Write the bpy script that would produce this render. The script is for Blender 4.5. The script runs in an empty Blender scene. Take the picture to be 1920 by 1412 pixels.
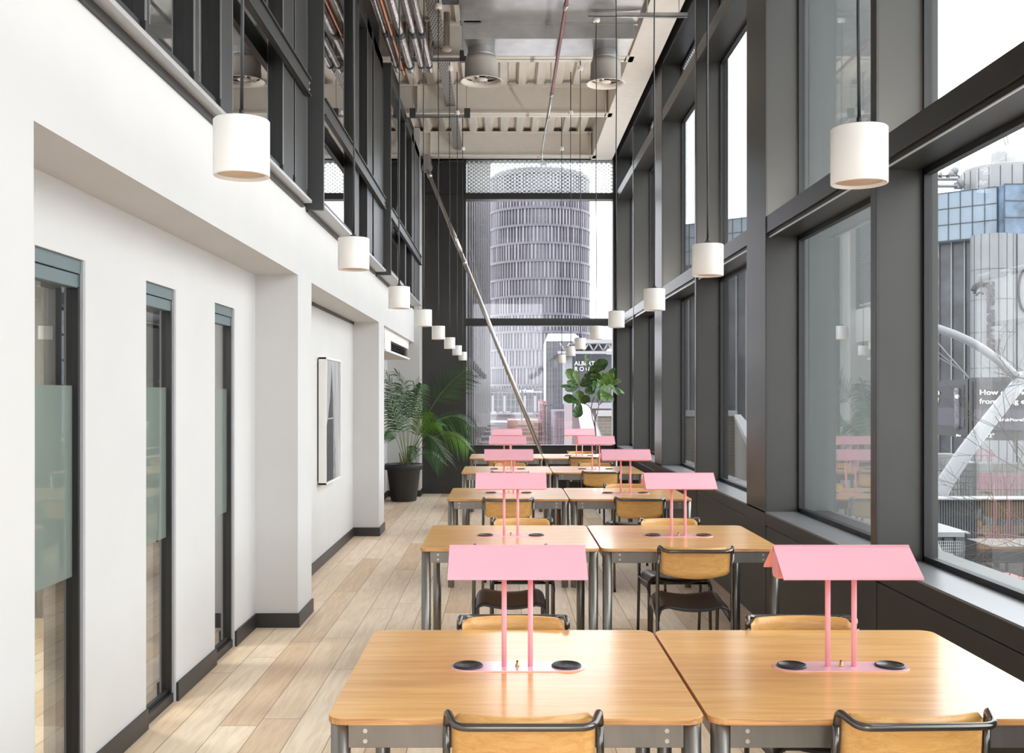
import bpy, bmesh, math, random
from mathutils import Vector, Matrix
R = random.Random(7)
# ------------------------------------------------------------------ camera
F = 1950.0          # focal length in pixels of the 1920 wide frame
CX, CY, H = 945.0, 741.0, 1.63
scene = bpy.context.scene
cam_d = bpy.data.cameras.new('camera'); cam = bpy.data.objects.new('camera', cam_d)
scene.collection.objects.link(cam)
cam.location = (0, 0, H); cam.rotation_euler = (math.pi / 2, 0, 0)
cam_d.sensor_width = 36; cam_d.lens = F / 1920 * 36
cam_d.shift_x = (960 - CX) / 1920; cam_d.shift_y = (CY - 706) / 1920
cam_d.clip_start = .05; cam_d.clip_end = 2000
scene.camera = cam
# ------------------------------------------------------------------ world (even overcast sky) and exposure
world = bpy.data.worlds.new('world'); scene.world = world; world.use_nodes = True
wn = world.node_tree.nodes; wl = world.node_tree.links
bg = wn['Background']
tcw = wn.new('ShaderNodeTexCoord'); spw = wn.new('ShaderNodeSeparateXYZ'); rpw = wn.new('ShaderNodeValToRGB')
wl.new(tcw.outputs['Generated'], spw.inputs[0]); wl.new(spw.outputs['Z'], rpw.inputs[0]); wl.new(rpw.outputs[0], bg.inputs[0])
rpw.color_ramp.elements[0].position = 0.0; rpw.color_ramp.elements[0].color = (.50, .50, .52, 1)
rpw.color_ramp.elements[1].position = .6; rpw.color_ramp.elements[1].color = (.93, .95, 1.0, 1)
e_ = rpw.color_ramp.elements.new(.02); e_.color = (.86, .87, .92, 1)
bg.inputs[1].default_value = 2.0
vs = scene.view_settings
vs.view_transform = 'Standard'; vs.look = 'None'; vs.gamma = 1; vs.use_curve_mapping = False
vs.exposure = 1.66
cy = scene.cycles
cy.use_denoising = True
cy.max_bounces = 12; cy.diffuse_bounces = 9; cy.glossy_bounces = 5; cy.transmission_bounces = 6; cy.transparent_max_bounces = 24
cy.caustics_reflective = False; cy.caustics_refractive = False; cy.sample_clamp_indirect = 6
def portal(x, y, z, sx, sy, rot):
    d = bpy.data.lights.new('daylight_portal', 'AREA'); d.shape = 'RECTANGLE'; d.size = sx; d.size_y = sy
    d.cycles.is_portal = True
    o = bpy.data.objects.new('daylight_portal', d); o.location = (x, y, z); o.rotation_euler = rot
    scene.collection.objects.link(o)
portal(2.2, 6.0, 3.15, 4.8, 23.0, (0, math.pi / 2, 0))
portal(.6, 17.32, 3.15, 2.6, 4.8, (-math.pi / 2, 0, 0))
portal(0, -5.95, 3.0, 3.6, 5.0, (math.pi / 2, 0, 0))

# ------------------------------------------------------------------ materials
MATS = {}
def srgb(r, g, b):
    f = lambda c: (c / 255 / 12.92) if c / 255 <= .04045 else ((c / 255 + .055) / 1.055) ** 2.4
    return (f(r), f(g), f(b))
def mat(name, col, rough=.5, metal=0.0, spec=.5, noise=0.0, nscale=8.0, stretch=(1, 1, 1), bump=0.0, coat=0.0, bscale=60.0):
    if name in MATS: return MATS[name]
    m = bpy.data.materials.new(name); m.use_nodes = True
    nt = m.node_tree; p = nt.nodes['Principled BSDF']
    p.inputs['Base Color'].default_value = (*col, 1); p.inputs['Roughness'].default_value = rough
    p.inputs['Metallic'].default_value = metal; p.inputs['Specular IOR Level'].default_value = spec
    p.inputs['Coat Weight'].default_value = coat; p.inputs['Coat Roughness'].default_value = .12
    tc = nt.nodes.new('ShaderNodeTexCoord'); mp = nt.nodes.new('ShaderNodeMapping')
    mp.inputs['Scale'].default_value = stretch; nt.links.new(tc.outputs['Object'], mp.inputs[0])
    nz = nt.nodes.new('ShaderNodeTexNoise'); nz.inputs['Scale'].default_value = nscale; nz.inputs['Detail'].default_value = 5
    nt.links.new(mp.outputs[0], nz.inputs['Vector'])
    n = max(noise, .02)
    rp = nt.nodes.new('ShaderNodeValToRGB'); rp.color_ramp.elements[0].position = .3; rp.color_ramp.elements[1].position = .7
    rp.color_ramp.elements[0].color = (*[c * (1 - n) for c in col], 1); rp.color_ramp.elements[1].color = (*[min(1, c * (1 + n)) for c in col], 1)
    nt.links.new(nz.outputs['Fac'], rp.inputs[0]); nt.links.new(rp.outputs[0], p.inputs['Base Color'])
    if bump:
        nb = nt.nodes.new('ShaderNodeTexNoise'); nb.inputs['Scale'].default_value = bscale
        nt.links.new(mp.outputs[0], nb.inputs['Vector'])
        b = nt.nodes.new('ShaderNodeBump'); b.inputs['Strength'].default_value = bump; b.inputs['Distance'].default_value = .01
        nt.links.new(nb.outputs['Fac'], b.inputs['Height']); nt.links.new(b.outputs[0], p.inputs['Normal'])
    MATS[name] = m; return m
def glass(name, tint=(.93, .96, .95), k=2.2, ior=1.45, rough=0.0):
    m = bpy.data.materials.new(name); m.use_nodes = True; nt = m.node_tree; nt.nodes.clear()
    out = nt.nodes.new('ShaderNodeOutputMaterial'); tr = nt.nodes.new('ShaderNodeBsdfTransparent'); gl = nt.nodes.new('ShaderNodeBsdfGlossy')
    tr.inputs[0].default_value = (*tint, 1); gl.inputs['Roughness'].default_value = rough
    fr = nt.nodes.new('ShaderNodeFresnel'); fr.inputs[0].default_value = ior
    # fresnel from either side of the sheet reads the same
    geo = nt.nodes.new('ShaderNodeNewGeometry'); 
    lw = nt.nodes.new('ShaderNodeLayerWeight'); lw.inputs[0].default_value = .5
    # schlick: r0 + (1-r0)*(facing)^5
    pw = nt.nodes.new('ShaderNodeMath'); pw.operation = 'POWER'; pw.inputs[1].default_value = 5
    nt.links.new(lw.outputs['Facing'], pw.inputs[0])
    r0 = ((ior - 1) / (ior + 1)) ** 2
    ma = nt.nodes.new('ShaderNodeMath'); ma.operation = 'MULTIPLY_ADD'; ma.inputs[1].default_value = 1 - r0; ma.inputs[2].default_value = r0
    nt.links.new(pw.outputs[0], ma.inputs[0])
    # several glass faces in a row reflect 1-(1-R)^k
    inv = nt.nodes.new('ShaderNodeMath'); inv.operation = 'SUBTRACT'; inv.inputs[0].default_value = 1; nt.links.new(ma.outputs[0], inv.inputs[1])
    pk = nt.nodes.new('ShaderNodeMath'); pk.operation = 'POWER'; pk.inputs[1].default_value = k; nt.links.new(inv.outputs[0], pk.inputs[0])
    ml = nt.nodes.new('ShaderNodeMath'); ml.operation = 'SUBTRACT'; ml.inputs[0].default_value = 1; nt.links.new(pk.outputs[0], ml.inputs[1])
    mx = nt.nodes.new('ShaderNodeMixShader')
    nt.links.new(ml.outputs[0], mx.inputs[0]); nt.links.new(tr.outputs[0], mx.inputs[1]); nt.links.new(gl.outputs[0], mx.inputs[2])
    nt.links.new(mx.outputs[0], out.inputs[0]); nt.nodes.remove(fr); nt.nodes.remove(geo)
    MATS[name] = m; return m
def dotted_glass(name, axis):
    m = glass(name); nt = m.node_tree; out = [n for n in nt.nodes if n.type == 'OUTPUT_MATERIAL'][0]
    base = out.inputs[0].links[0].from_socket
    tc = nt.nodes.new('ShaderNodeTexCoord'); sp = nt.nodes.new('ShaderNodeSeparateXYZ'); nt.links.new(tc.outputs['Object'], sp.inputs[0])
    def mth(op, a, b=None, c=None):
        n = nt.nodes.new('ShaderNodeMath'); n.operation = op
        for i, v in enumerate((a, b, c)):
            if v is None: continue
            if isinstance(v, (int, float)): n.inputs[i].default_value = v
            else: nt.links.new(v, n.inputs[i])
        return n.outputs[0]
    u = sp.outputs[axis]; v = sp.outputs['Z']
    a = mth('SINE', mth('MULTIPLY', u, 2 * math.pi / .080)); b = mth('SINE', mth('MULTIPLY', v, 2 * math.pi / .060))
    f = mth('MULTIPLY', a, b)
    g = mth('GREATER_THAN', f, .12)
    df = nt.nodes.new('ShaderNodeBsdfDiffuse'); df.inputs[0].default_value = (.62, .62, .62, 1)
    tl = nt.nodes.new('ShaderNodeBsdfTranslucent'); tl.inputs[0].default_value = (.35, .35, .36, 1)
    ad = nt.nodes.new('ShaderNodeAddShader'); nt.links.new(df.outputs[0], ad.inputs[0]); nt.links.new(tl.outputs[0], ad.inputs[1])
    mx = nt.nodes.new('ShaderNodeMixShader'); k = mth('MULTIPLY', g, .8)
    nt.links.new(k, mx.inputs[0]); nt.links.new(base, mx.inputs[1]); nt.links.new(ad.outputs[0], mx.inputs[2]); nt.links.new(mx.outputs[0], out.inputs[0])
    return m
def frosted(name, col):
    m = glass(name, k=1.6); nt = m.node_tree; out = [n for n in nt.nodes if n.type == 'OUTPUT_MATERIAL'][0]
    gmix = out.inputs[0].links[0].from_node
    df = nt.nodes.new('ShaderNodeBsdfDiffuse'); df.inputs[0].default_value = (*col, 1)
    tl = nt.nodes.new('ShaderNodeBsdfTranslucent'); tl.inputs[0].default_value = (*col, 1)
    tr = nt.nodes.new('ShaderNodeBsdfTransparent'); tr.inputs[0].default_value = (.8, .92, .87, 1)
    m1 = nt.nodes.new('ShaderNodeMixShader'); m1.inputs[0].default_value = .25
    nt.links.new(df.outputs[0], m1.inputs[1]); nt.links.new(tl.outputs[0], m1.inputs[2])
    m2 = nt.nodes.new('ShaderNodeMixShader'); m2.inputs[0].default_value = .3
    nt.links.new(m1.outputs[0], m2.inputs[1]); nt.links.new(tr.outputs[0], m2.inputs[2])
    nt.links.new(m2.outputs[0], gmix.inputs[1])
    return m
def emit(name, col, s):
    m = bpy.data.materials.new(name); m.use_nodes = True; nt = m.node_tree; p = nt.nodes['Principled BSDF']
    p.inputs['Base Color'].default_value = (*col, 1); p.inputs['Emission Color'].default_value = (*col, 1); p.inputs['Emission Strength'].default_value = s
    MATS[name] = m; return m
def wood(name, c0, c1, axis='X', rough=.3, coat=.3, scale=1.0):
    m = bpy.data.materials.new(name); m.use_nodes = True; nt = m.node_tree; p = nt.nodes['Principled BSDF']
    tc = nt.nodes.new('ShaderNodeTexCoord'); mp = nt.nodes.new('ShaderNodeMapping')
    s = {'X': (1.2, 16, 16), 'Y': (16, 1.2, 16), 'Z': (16, 16, 1.2)}[axis]
    mp.inputs['Scale'].default_value = [v * scale for v in s]; nt.links.new(tc.outputs['Object'], mp.inputs[0])
    oi = nt.nodes.new('ShaderNodeObjectInfo'); va = nt.nodes.new('ShaderNodeVectorMath'); va.operation = 'ADD'
    nt.links.new(mp.outputs[0], va.inputs[0]); cb = nt.nodes.new('ShaderNodeCombineXYZ'); nt.links.new(oi.outputs['Random'], cb.inputs[0])
    vm = nt.nodes.new('ShaderNodeVectorMath'); vm.operation = 'SCALE'; vm.inputs['Scale'].default_value = 37; nt.links.new(cb.outputs[0], vm.inputs[0]); nt.links.new(vm.outputs[0], va.inputs[1])
    n1 = nt.nodes.new('ShaderNodeTexNoise'); n1.inputs['Scale'].default_value = 1.6; n1.inputs['Detail'].default_value = 8; n1.inputs['Roughness'].default_value = .62; n1.inputs['Distortion'].default_value = .6
    nt.links.new(va.outputs[0], n1.inputs['Vector'])
    mp2 = nt.nodes.new('ShaderNodeMapping'); mp2.inputs['Scale'].default_value = (1, 7, 7) if axis == 'X' else ((7, 1, 7) if axis == 'Y' else (7, 7, 1)); nt.links.new(va.outputs[0], mp2.inputs[0])
    n2 = nt.nodes.new('ShaderNodeTexNoise'); n2.inputs['Scale'].default_value = 2.5; n2.inputs['Detail'].default_value = 3; nt.links.new(mp2.outputs[0], n2.inputs['Vector'])
    md = nt.nodes.new('ShaderNodeMath'); md.operation = 'MULTIPLY_ADD'; md.inputs[1].default_value = .35; nt.links.new(n2.outputs['Fac'], md.inputs[0])
    m0 = nt.nodes.new('ShaderNodeMath'); m0.operation = 'MULTIPLY'; m0.inputs[1].default_value = .65; nt.links.new(n1.outputs['Fac'], m0.inputs[0]); nt.links.new(m0.outputs[0], md.inputs[2])
    rp = nt.nodes.new('ShaderNodeValToRGB'); rp.color_ramp.elements[0].position = .36; rp.color_ramp.elements[1].position = .6
    rp.color_ramp.elements[0].color = (*c0, 1); rp.color_ramp.elements[1].color = (*c1, 1)
    nt.links.new(md.outputs[0], rp.inputs[0]); nt.links.new(rp.outputs[0], p.inputs['Base Color'])
    p.inputs['Roughness'].default_value = rough; p.inputs['Coat Weight'].default_value = coat; p.inputs['Coat Roughness'].default_value = .16
    MATS[name] = m; return m
def math_chain(nt):
    def mth(op, a, b=None, c=None):
        n = nt.nodes.new('ShaderNodeMath'); n.operation = op
        for i, v in enumerate((a, b, c)):
            if v is None: continue
            if isinstance(v, (int, float)): n.inputs[i].default_value = v
            else: nt.links.new(v, n.inputs[i])
        return n.outputs[0]
    return mth
def plank_floor(name):
    m = bpy.data.materials.new(name); m.use_nodes = True; nt = m.node_tree; p = nt.nodes['Principled BSDF']
    mth = math_chain(nt)
    tc = nt.nodes.new('ShaderNodeTexCoord'); sp = nt.nodes.new('ShaderNodeSeparateXYZ'); nt.links.new(tc.outputs['Object'], sp.inputs[0])
    W, L = .192, 1.75
    u = mth('DIVIDE', mth('ADD', sp.outputs['X'], 20.03), W); iu = mth('FLOOR', u); fu = mth('FRACT', u)
    wn1 = nt.nodes.new('ShaderNodeTexWhiteNoise'); wn1.noise_dimensions = '1D'; nt.links.new(iu, wn1.inputs['W'])
    v = mth('ADD', mth('DIVIDE', mth('ADD', sp.outputs['Y'], 40), L), mth('MULTIPLY', wn1.outputs['Value'], 7.3)); iv = mth('FLOOR', v); fv = mth('FRACT', v)
    cb = nt.nodes.new('ShaderNodeCombineXYZ'); nt.links.new(iu, cb.inputs[0]); nt.links.new(iv, cb.inputs[1])
    wn2 = nt.nodes.new('ShaderNodeTexWhiteNoise'); wn2.noise_dimensions = '3D'; nt.links.new(cb.outputs[0], wn2.inputs['Vector'])
    # grain: stretched noise offset per plank
    mp = nt.nodes.new('ShaderNodeMapping'); mp.inputs['Scale'].default_value = (18, 1.6, 1); nt.links.new(tc.outputs['Object'], mp.inputs[0])
    va = nt.nodes.new('ShaderNodeVectorMath'); va.operation = 'MULTIPLY_ADD'; va.inputs[1].default_value = (31, 17, 5); nt.links.new(wn2.outputs['Color'], va.inputs[0]); nt.links.new(mp.outputs[0], va.inputs[2])
    nz = nt.nodes.new('ShaderNodeTexNoise'); nz.inputs['Scale'].default_value = 1.3; nz.inputs['Detail'].default_value = 7; nz.inputs['Roughness'].default_value = .6; nz.inputs['Distortion'].default_value = 1.2
    nt.links.new(va.outputs[0], nz.inputs['Vector'])
    base = nt.nodes.new('ShaderNodeValToRGB'); cr = base.color_ramp
    cr.elements[0].position = 0; cr.elements[0].color = (*srgb(222, 192, 160), 1); cr.elements[1].position = 1; cr.elements[1].color = (*srgb(248, 230, 206), 1)
    for pos, c in ((.35, (236, 212, 183)), (.7, (242, 221, 196))):
        e = cr.elements.new(pos); e.color = (*srgb(*c), 1)
    nt.links.new(wn2.outputs['Value'], base.inputs[0])
    gr = nt.nodes.new('ShaderNodeValToRGB'); gr.color_ramp.elements[0].position = .3; gr.color_ramp.elements[0].color = (.76, .70, .64, 1); gr.color_ramp.elements[1].position = .62; gr.color_ramp.elements[1].color = (1, 1, 1, 1)
    nt.links.new(nz.outputs['Fac'], gr.inputs[0])
    mx = nt.nodes.new('ShaderNodeMix'); mx.data_type = 'RGBA'; mx.blend_type = 'MULTIPLY'; mx.inputs[0].default_value = .75
    nt.links.new(base.outputs[0], mx.inputs[6]); nt.links.new(gr.outputs[0], mx.inputs[7])
    # knots
    vo = nt.nodes.new('ShaderNodeTexVoronoi'); vo.inputs['Scale'].default_value = 1.7; mpk = nt.nodes.new('ShaderNodeMapping'); mpk.inputs['Scale'].default_value = (2.2, 1, 1)
    nt.links.new(tc.outputs['Object'], mpk.inputs[0]); nt.links.new(mpk.outputs[0], vo.inputs['Vector'])
    kn = mth('MULTIPLY', mth('LESS_THAN', vo.outputs['Distance'], .045), .45)
    mk = nt.nodes.new('ShaderNodeMix'); mk.data_type = 'RGBA'; nt.links.new(kn, mk.inputs[0]); nt.links.new(mx.outputs[2], mk.inputs[6]); mk.inputs[7].default_value = (*srgb(120, 90, 66), 1)
    # seams
    du = mth('MINIMUM', fu, mth('SUBTRACT', 1, fu)); dv = mth('MINIMUM', fv, mth('SUBTRACT', 1, fv))
    su = mth('LESS_THAN', mth('MULTIPLY', du, W), .0022); sv = mth('LESS_THAN', mth('MULTIPLY', dv, L), .0024)
    s = mth('MAXIMUM', su, sv)
    ms = nt.nodes.new('ShaderNodeMix'); ms.data_type = 'RGBA'; nt.links.new(mth('MULTIPLY', s, .75), ms.inputs[0]); nt.links.new(mk.outputs[2], ms.inputs[6]); ms.inputs[7].default_value = (*srgb(92, 70, 52), 1)
    nt.links.new(ms.outputs[2], p.inputs['Base Color']); p.inputs['Roughness'].default_value = .42; p.inputs['Specular IOR Level'].default_value = .4
    bp = nt.nodes.new('ShaderNodeBump'); bp.inputs['Strength'].default_value = .25; bp.inputs['Distance'].default_value = .003; nt.links.new(mth('SUBTRACT', 1, s), bp.inputs['Height']); nt.links.new(bp.outputs[0], p.inputs['Normal'])
    MATS[name] = m; return m
def brick(name, c1, c2, mortar, scale=1.0, bw=.22, bh=.075):
    m = bpy.data.materials.new(name); m.use_nodes = True; nt = m.node_tree; p = nt.nodes['Principled BSDF']
    tc = nt.nodes.new('ShaderNodeTexCoord'); sp = nt.nodes.new('ShaderNodeSeparateXYZ'); cb = nt.nodes.new('ShaderNodeCombineXYZ')
    nt.links.new(tc.outputs['Object'], sp.inputs[0]); mth = math_chain(nt)
    nt.links.new(mth('ADD', sp.outputs['X'], sp.outputs['Y']), cb.inputs[0]); nt.links.new(sp.outputs['Z'], cb.inputs[1])
    b = nt.nodes.new('ShaderNodeTexBrick'); b.inputs['Color1'].default_value = (*c1, 1); b.inputs['Color2'].default_value = (*c2, 1); b.inputs['Mortar'].default_value = (*mortar, 1)
    b.inputs['Scale'].default_value = scale; b.inputs['Brick Width'].default_value = bw; b.inputs['Row Height'].default_value = bh; b.inputs['Mortar Size'].default_value = .008
    nt.links.new(cb.outputs[0], b.inputs['Vector']); nt.links.new(b.outputs[0], p.inputs['Base Color']); p.inputs['Roughness'].default_value = .9
    MATS[name] = m; return m
white = mat('white_wall_paint', (.60, .592, .58), .75, noise=.01, nscale=2)
whitec = mat('white_shade_enamel', (.86, .84, .80), .38)
black_base = mat('black_baseboard', (.025, .024, .023), .45)
clad = mat('dark_bronze_cladding', (.030, .0285, .026), .36, metal=.35, spec=.6, noise=.08, nscale=3)
cladg = mat('grey_cladding_reveal', (.050, .048, .044), .42, metal=.3, noise=.06, nscale=3)
sillm = mat('lightened_sill_metal', (.22, .22, .228), .33, metal=.3)  # same metal as the cladding, lightened for the sky it reflects
blackm = mat('black_window_metal', (.012, .012, .0115), .42, spec=.5)
darkgrey = mat('dark_grey_frame', (.045, .048, .047), .4)
gasket = mat('black_gasket', (.008, .008, .009), .5)
steel = mat('raw_steel_table', (.25, .235, .215), .3, metal=.75, noise=.06, nscale=5, stretch=(6, 6, 1))
tube = mat('gunmetal_tube', (.15, .14, .13), .2, metal=.85)
boltm = mat('zinc_bolt', (.62, .60, .56), .3, metal=.9)
pink = mat('pink_powder_coat', srgb(248, 182, 195), .5)
pinkb = mat('pink_base_reflection', srgb(248, 200, 210), .22, coat=.5)  # paler than the lamp pink: reflections on the base plate put into the colour
pinkin = mat('pink_lamp_inside', srgb(246, 170, 178), .55)
socketm = mat('black_socket', (.015, .015, .017), .4)
brass = mat('brass_switch', (.70, .48, .20), .25, metal=1)
seatm = mat('black_stained_plywood', (.022, .021, .021), .33, noise=.15, nscale=20)
potm = mat('charcoal_pot', (.040, .040, .042), .55)
soilm = mat('soil', (.05, .032, .02), .9, noise=.4, nscale=40)
cream = mat('cream_ceiling_paint', srgb(226, 221, 214), .7, noise=.03)
deckm = mat('cream_steel_deck', srgb(224, 219, 212), .65, noise=.09, nscale=3, stretch=(6, .6, 1))
galv = mat('galvanised_steel', (.42, .42, .42), .35, metal=.8, noise=.12, nscale=6)
foil = mat('foil_insulation', (.62, .58, .56), .25, metal=.9, noise=.25, nscale=30, bump=.6, bscale=35)
red = mat('maroon_pipe', (.22, .045, .05), .4)
copper = mat('copper_pipe', (.55, .2, .1), .3, metal=.8)
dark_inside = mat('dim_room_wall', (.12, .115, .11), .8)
cablem = mat('black_cable', (.02, .02, .02), .4)
oak = wood('oak_table_top', srgb(222, 156, 82), srgb(250, 196, 118), 'X', .32, .6)
plyedge = wood('plywood_edge', srgb(168, 112, 66), srgb(226, 172, 112), 'X', .45, .1, 3)
chairply = wood('oak_chair_ply', srgb(214, 154, 82), srgb(236, 184, 112), 'X', .36, .3, 2.2)
floorm = plank_floor('oak_plank_floor')
paneg = glass('window_glass', (.95, .97, .96), k=1.8)
intg = glass('internal_glass', (.80, .84, .84), k=3.2, ior=1.5)
frit_x = dotted_glass('fritted_glass_end', 'X'); frit_y = dotted_glass('fritted_glass_side', 'Y')
film = frosted('green_frosted_film', srgb(140, 151, 146))
rubber = mat('black_rubber_foot', (.012, .012, .012), .6)

# ------------------------------------------------------------------ mesh helpers
COL = scene.collection
class MB:
    def __init__(s): s.v = []; s.f = []; s.m = []; s.sm = []
    def add(s, vs_, fs, mi=0, smooth=False, M=None):
        b = len(s.v)
        for p in vs_:
            p = Vector(p)
            if M is not None: p = M @ p
            s.v.append(p)
        for f in fs: s.f.append([b + i for i in f]); s.m.append(mi); s.sm.append(smooth)
        return s
    def box(s, x0, x1, y0, y1, z0, z1, mi=0, M=None):
        x0, x1 = sorted((x0, x1)); y0, y1 = sorted((y0, y1)); z0, z1 = sorted((z0, z1))
        return s.add([(x0, y0, z0), (x1, y0, z0), (x1, y1, z0), (x0, y1, z0), (x0, y0, z1), (x1, y0, z1), (x1, y1, z1), (x0, y1, z1)],
                     [(3, 2, 1, 0), (4, 5, 6, 7), (0, 1, 5, 4), (1, 2, 6, 5), (2, 3, 7, 6), (3, 0, 4, 7)], mi, False, M)
    def tube(s, pts, r, n=10, mi=0, caps=True, M=None, r1=None, smooth=True):
        pts = [Vector(p) for p in pts]; k = len(pts); rings = []
        t0 = (pts[1] - pts[0]).normalized()
        up = Vector((0, 0, 1)) if abs(t0.z) < .9 else Vector((1, 0, 0))
        u = t0.cross(up).normalized()
        for i, p in enumerate(pts):
            t = ((pts[min(i + 1, k - 1)] - pts[i]).normalized() + (pts[i] - pts[max(i - 1, 0)]).normalized())
            t = t.normalized() if t.length > 1e-9 else t0
            u = (u - t * u.dot(t)).normalized(); w = t.cross(u)
            rr = r if r1 is None else r + (r1 - r) * i / (k - 1)
            rings.append([p + (u * math.cos(2 * math.pi * j / n) + w * math.sin(2 * math.pi * j / n)) * rr for j in range(n)])
        vs_ = [q for ring in rings for q in ring]; fs = []
        for i in range(k - 1):
            for j in range(n):
                fs.append((i * n + j, i * n + (j + 1) % n, (i + 1) * n + (j + 1) % n, (i + 1) * n + j))
        s.add(vs_, fs, mi, smooth, M)
        if caps:
            b = len(s.v) - len(vs_)
            s.f.append([b + j for j in reversed(range(n))]); s.m.append(mi); s.sm.append(False)
            s.f.append([b + (k - 1) * n + j for j in range(n)]); s.m.append(mi); s.sm.append(False)
        return s
    def lathe(s, prof, n=32, c=(0, 0, 0), mi=0, smooth=True, M=None):
        vs_ = []; fs = []
        for (r, z) in prof:
            for j in range(n):
                a = 2 * math.pi * j / n; vs_.append((c[0] + r * math.cos(a), c[1] + r * math.sin(a), c[2] + z))
        for i in range(len(prof) - 1):
            for j in range(n):
                fs.append((i * n + j, i * n + (j + 1) % n, (i + 1) * n + (j + 1) % n, (i + 1) * n + j))
        return s.add(vs_, fs, mi, smooth, M)
    def prism(s, poly, z0, z1, mi=0, M=None, side_smooth=False, side_mi=None):
        n = len(poly); vs_ = [(x, y, z0) for x, y in poly] + [(x, y, z1) for x, y in poly]
        s.add(vs_, [tuple(reversed(range(n))), tuple(range(n, 2 * n))], mi, False, M); b = len(s.v) - 2 * n
        for i in range(n):
            s.f.append([b + i, b + (i + 1) % n, b + n + (i + 1) % n, b + n + i]); s.m.append(mi if side_mi is None else side_mi); s.sm.append(side_smooth)
        return s
    def sphere(s, c, r, n=12, mi=0, sz=1.0):
        prof = [(r * math.sin(math.pi * i / n) + 1e-5, -r * sz * math.cos(math.pi * i / n)) for i in range(n + 1)]
        return s.lathe(prof, n * 2, c, mi)
    def build(s, name, mats, parent=None, bevel=0.0, loc=None):
        me = bpy.data.meshes.new(name)
        me.from_pydata([tuple(v) for v in s.v], [], s.f)
        if not isinstance(mats, (list, tuple)): mats = [mats]
        for m in mats: me.materials.append(m)
        me.polygons.foreach_set('material_index', s.m); me.polygons.foreach_set('use_smooth', s.sm); me.update()
        o = bpy.data.objects.new(name, me); COL.objects.link(o)
        if parent is not None: o.parent = parent
        if loc: o.location = loc
        if bevel:
            b = o.modifiers.new('bevel', 'BEVEL'); b.width = bevel; b.segments = 2; b.limit_method = 'ANGLE'
        return o
def fillet(pts, rad, n=5):
    pts = [Vector(p) for p in pts]; out = [pts[0]]
    for i in range(1, len(pts) - 1):
        a, b, c = pts[i - 1], pts[i], pts[i + 1]; d1 = (a - b); d2 = (c - b)
        r = min(rad, d1.length * .49, d2.length * .49); p1 = b + d1.normalized() * r; p2 = b + d2.normalized() * r
        for k in range(n + 1):
            t = k / n; out.append(p1 * (1 - t) ** 2 + b * 2 * t * (1 - t) + p2 * t * t)
    out.append(pts[-1]); return out
def rrect(w, d, r, n=6):
    out = []
    for cx, cy_, a0 in ((w / 2 - r, d / 2 - r, 0), (-w / 2 + r, d / 2 - r, 90), (-w / 2 + r, -d / 2 + r, 180), (w / 2 - r, -d / 2 + r, 270)):
        for k in range(n + 1):
            a = math.radians(a0 + 90 * k / n); out.append((cx + r * math.cos(a), cy_ + r * math.sin(a)))
    return out
def tag(o, label=None, cat=None, group=None, kind=None):
    if label: o['label'] = label
    if cat: o['category'] = cat
    if group: o['group'] = group
    if kind: o['kind'] = kind
    return o
def struct(mb, name, mats, label=None, bevel=0.0, parent=None):
    o = mb.build(name, mats, parent, bevel)
    if parent is None:
        o['kind'] = 'structure'
        if label: o['label'] = label
    return o
def empty(name, loc, rz=0.0):
    o = bpy.data.objects.new(name, None); o.location = loc; o.rotation_euler = (0, 0, rz); o.empty_display_size = .1
    COL.objects.link(o); return o
def copy_tree(o, parent=None):
    c = o.copy(); COL.objects.link(c); c.parent = parent
    for ch in list(o.children): copy_tree(ch, c)
    return c
def P(px, py, Y): return Vector(((px - CX) * Y / F, Y, H - (py - CY) * Y / F))

def text_mesh(name, s, size, m, parent, M, ext=.01, bold=0.0, sx=1.0):
    cu = bpy.data.curves.new(name, 'FONT'); cu.body = s; cu.size = size; cu.extrude = ext; cu.offset = bold
    to = bpy.data.objects.new('tmp', cu); COL.objects.link(to)
    bpy.context.view_layer.update()
    me = bpy.data.meshes.new_from_object(to); bpy.data.objects.remove(to); bpy.data.curves.remove(cu)
    me.transform(Matrix.Diagonal((sx, 1, 1, 1))); me.name = name
    me.materials.clear(); me.materials.append(m)
    o = bpy.data.objects.new(name, me); COL.objects.link(o); o.parent = parent; o.matrix_local = M
    return o
# ================================================================== THE ROOM
YB, YE = -6.0, 17.2          # back (behind the camera) and far window wall
XL, XN, XR, XG = -1.447, -1.746, 1.85, 2.10
ZN = 2.475                   # head of the wall niches
DECK = 5.92
fl = MB().box(-5.2, 2.3, YB - .2, YE + .3, -.2, 0)
tag(struct(fl, 'floor', floorm), 'light oak plank floor running down the hall')
# ---- left wall: piers, lintel band, niche backs with three slots
w = MB()
w.box(-2.0, XL, YB, 3.2, 0, 3.0)
w.box(-2.0, XL, 7.3, 7.82, 0, ZN); w.box(-2.0, XL, 12.03, 12.55, 0, ZN)
w.box(-2.0, XL, 3.2, 16.7, ZN, 3.0)
SL = [(3.87, 4.337), (5.074, 5.536), (6.28, 6.742)]
prev = 3.2
for a, b in SL:
    w.box(-1.92, XN, prev, a, 0, ZN); w.box(-1.92, XN, a, b, 2.19, ZN); prev = b
w.box(-1.92, XN, prev, 7.3, 0, ZN)
w.box(-1.92, XN, 7.82, 12.03, 0, ZN)
w.box(-2.05, -1.875, 12.55, 13.0, 0, ZN); w.box(-2.05, -1.875, 15.9, 16.7, 0, ZN); w.box(-2.05, -1.875, 13.0, 15.9, 2.15, ZN)
w.box(-2.2, -1.353, 16.7, 17.3, 0, DECK)
tag(struct(w, 'wall_left', white), 'white left wall with recessed niches')
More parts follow.
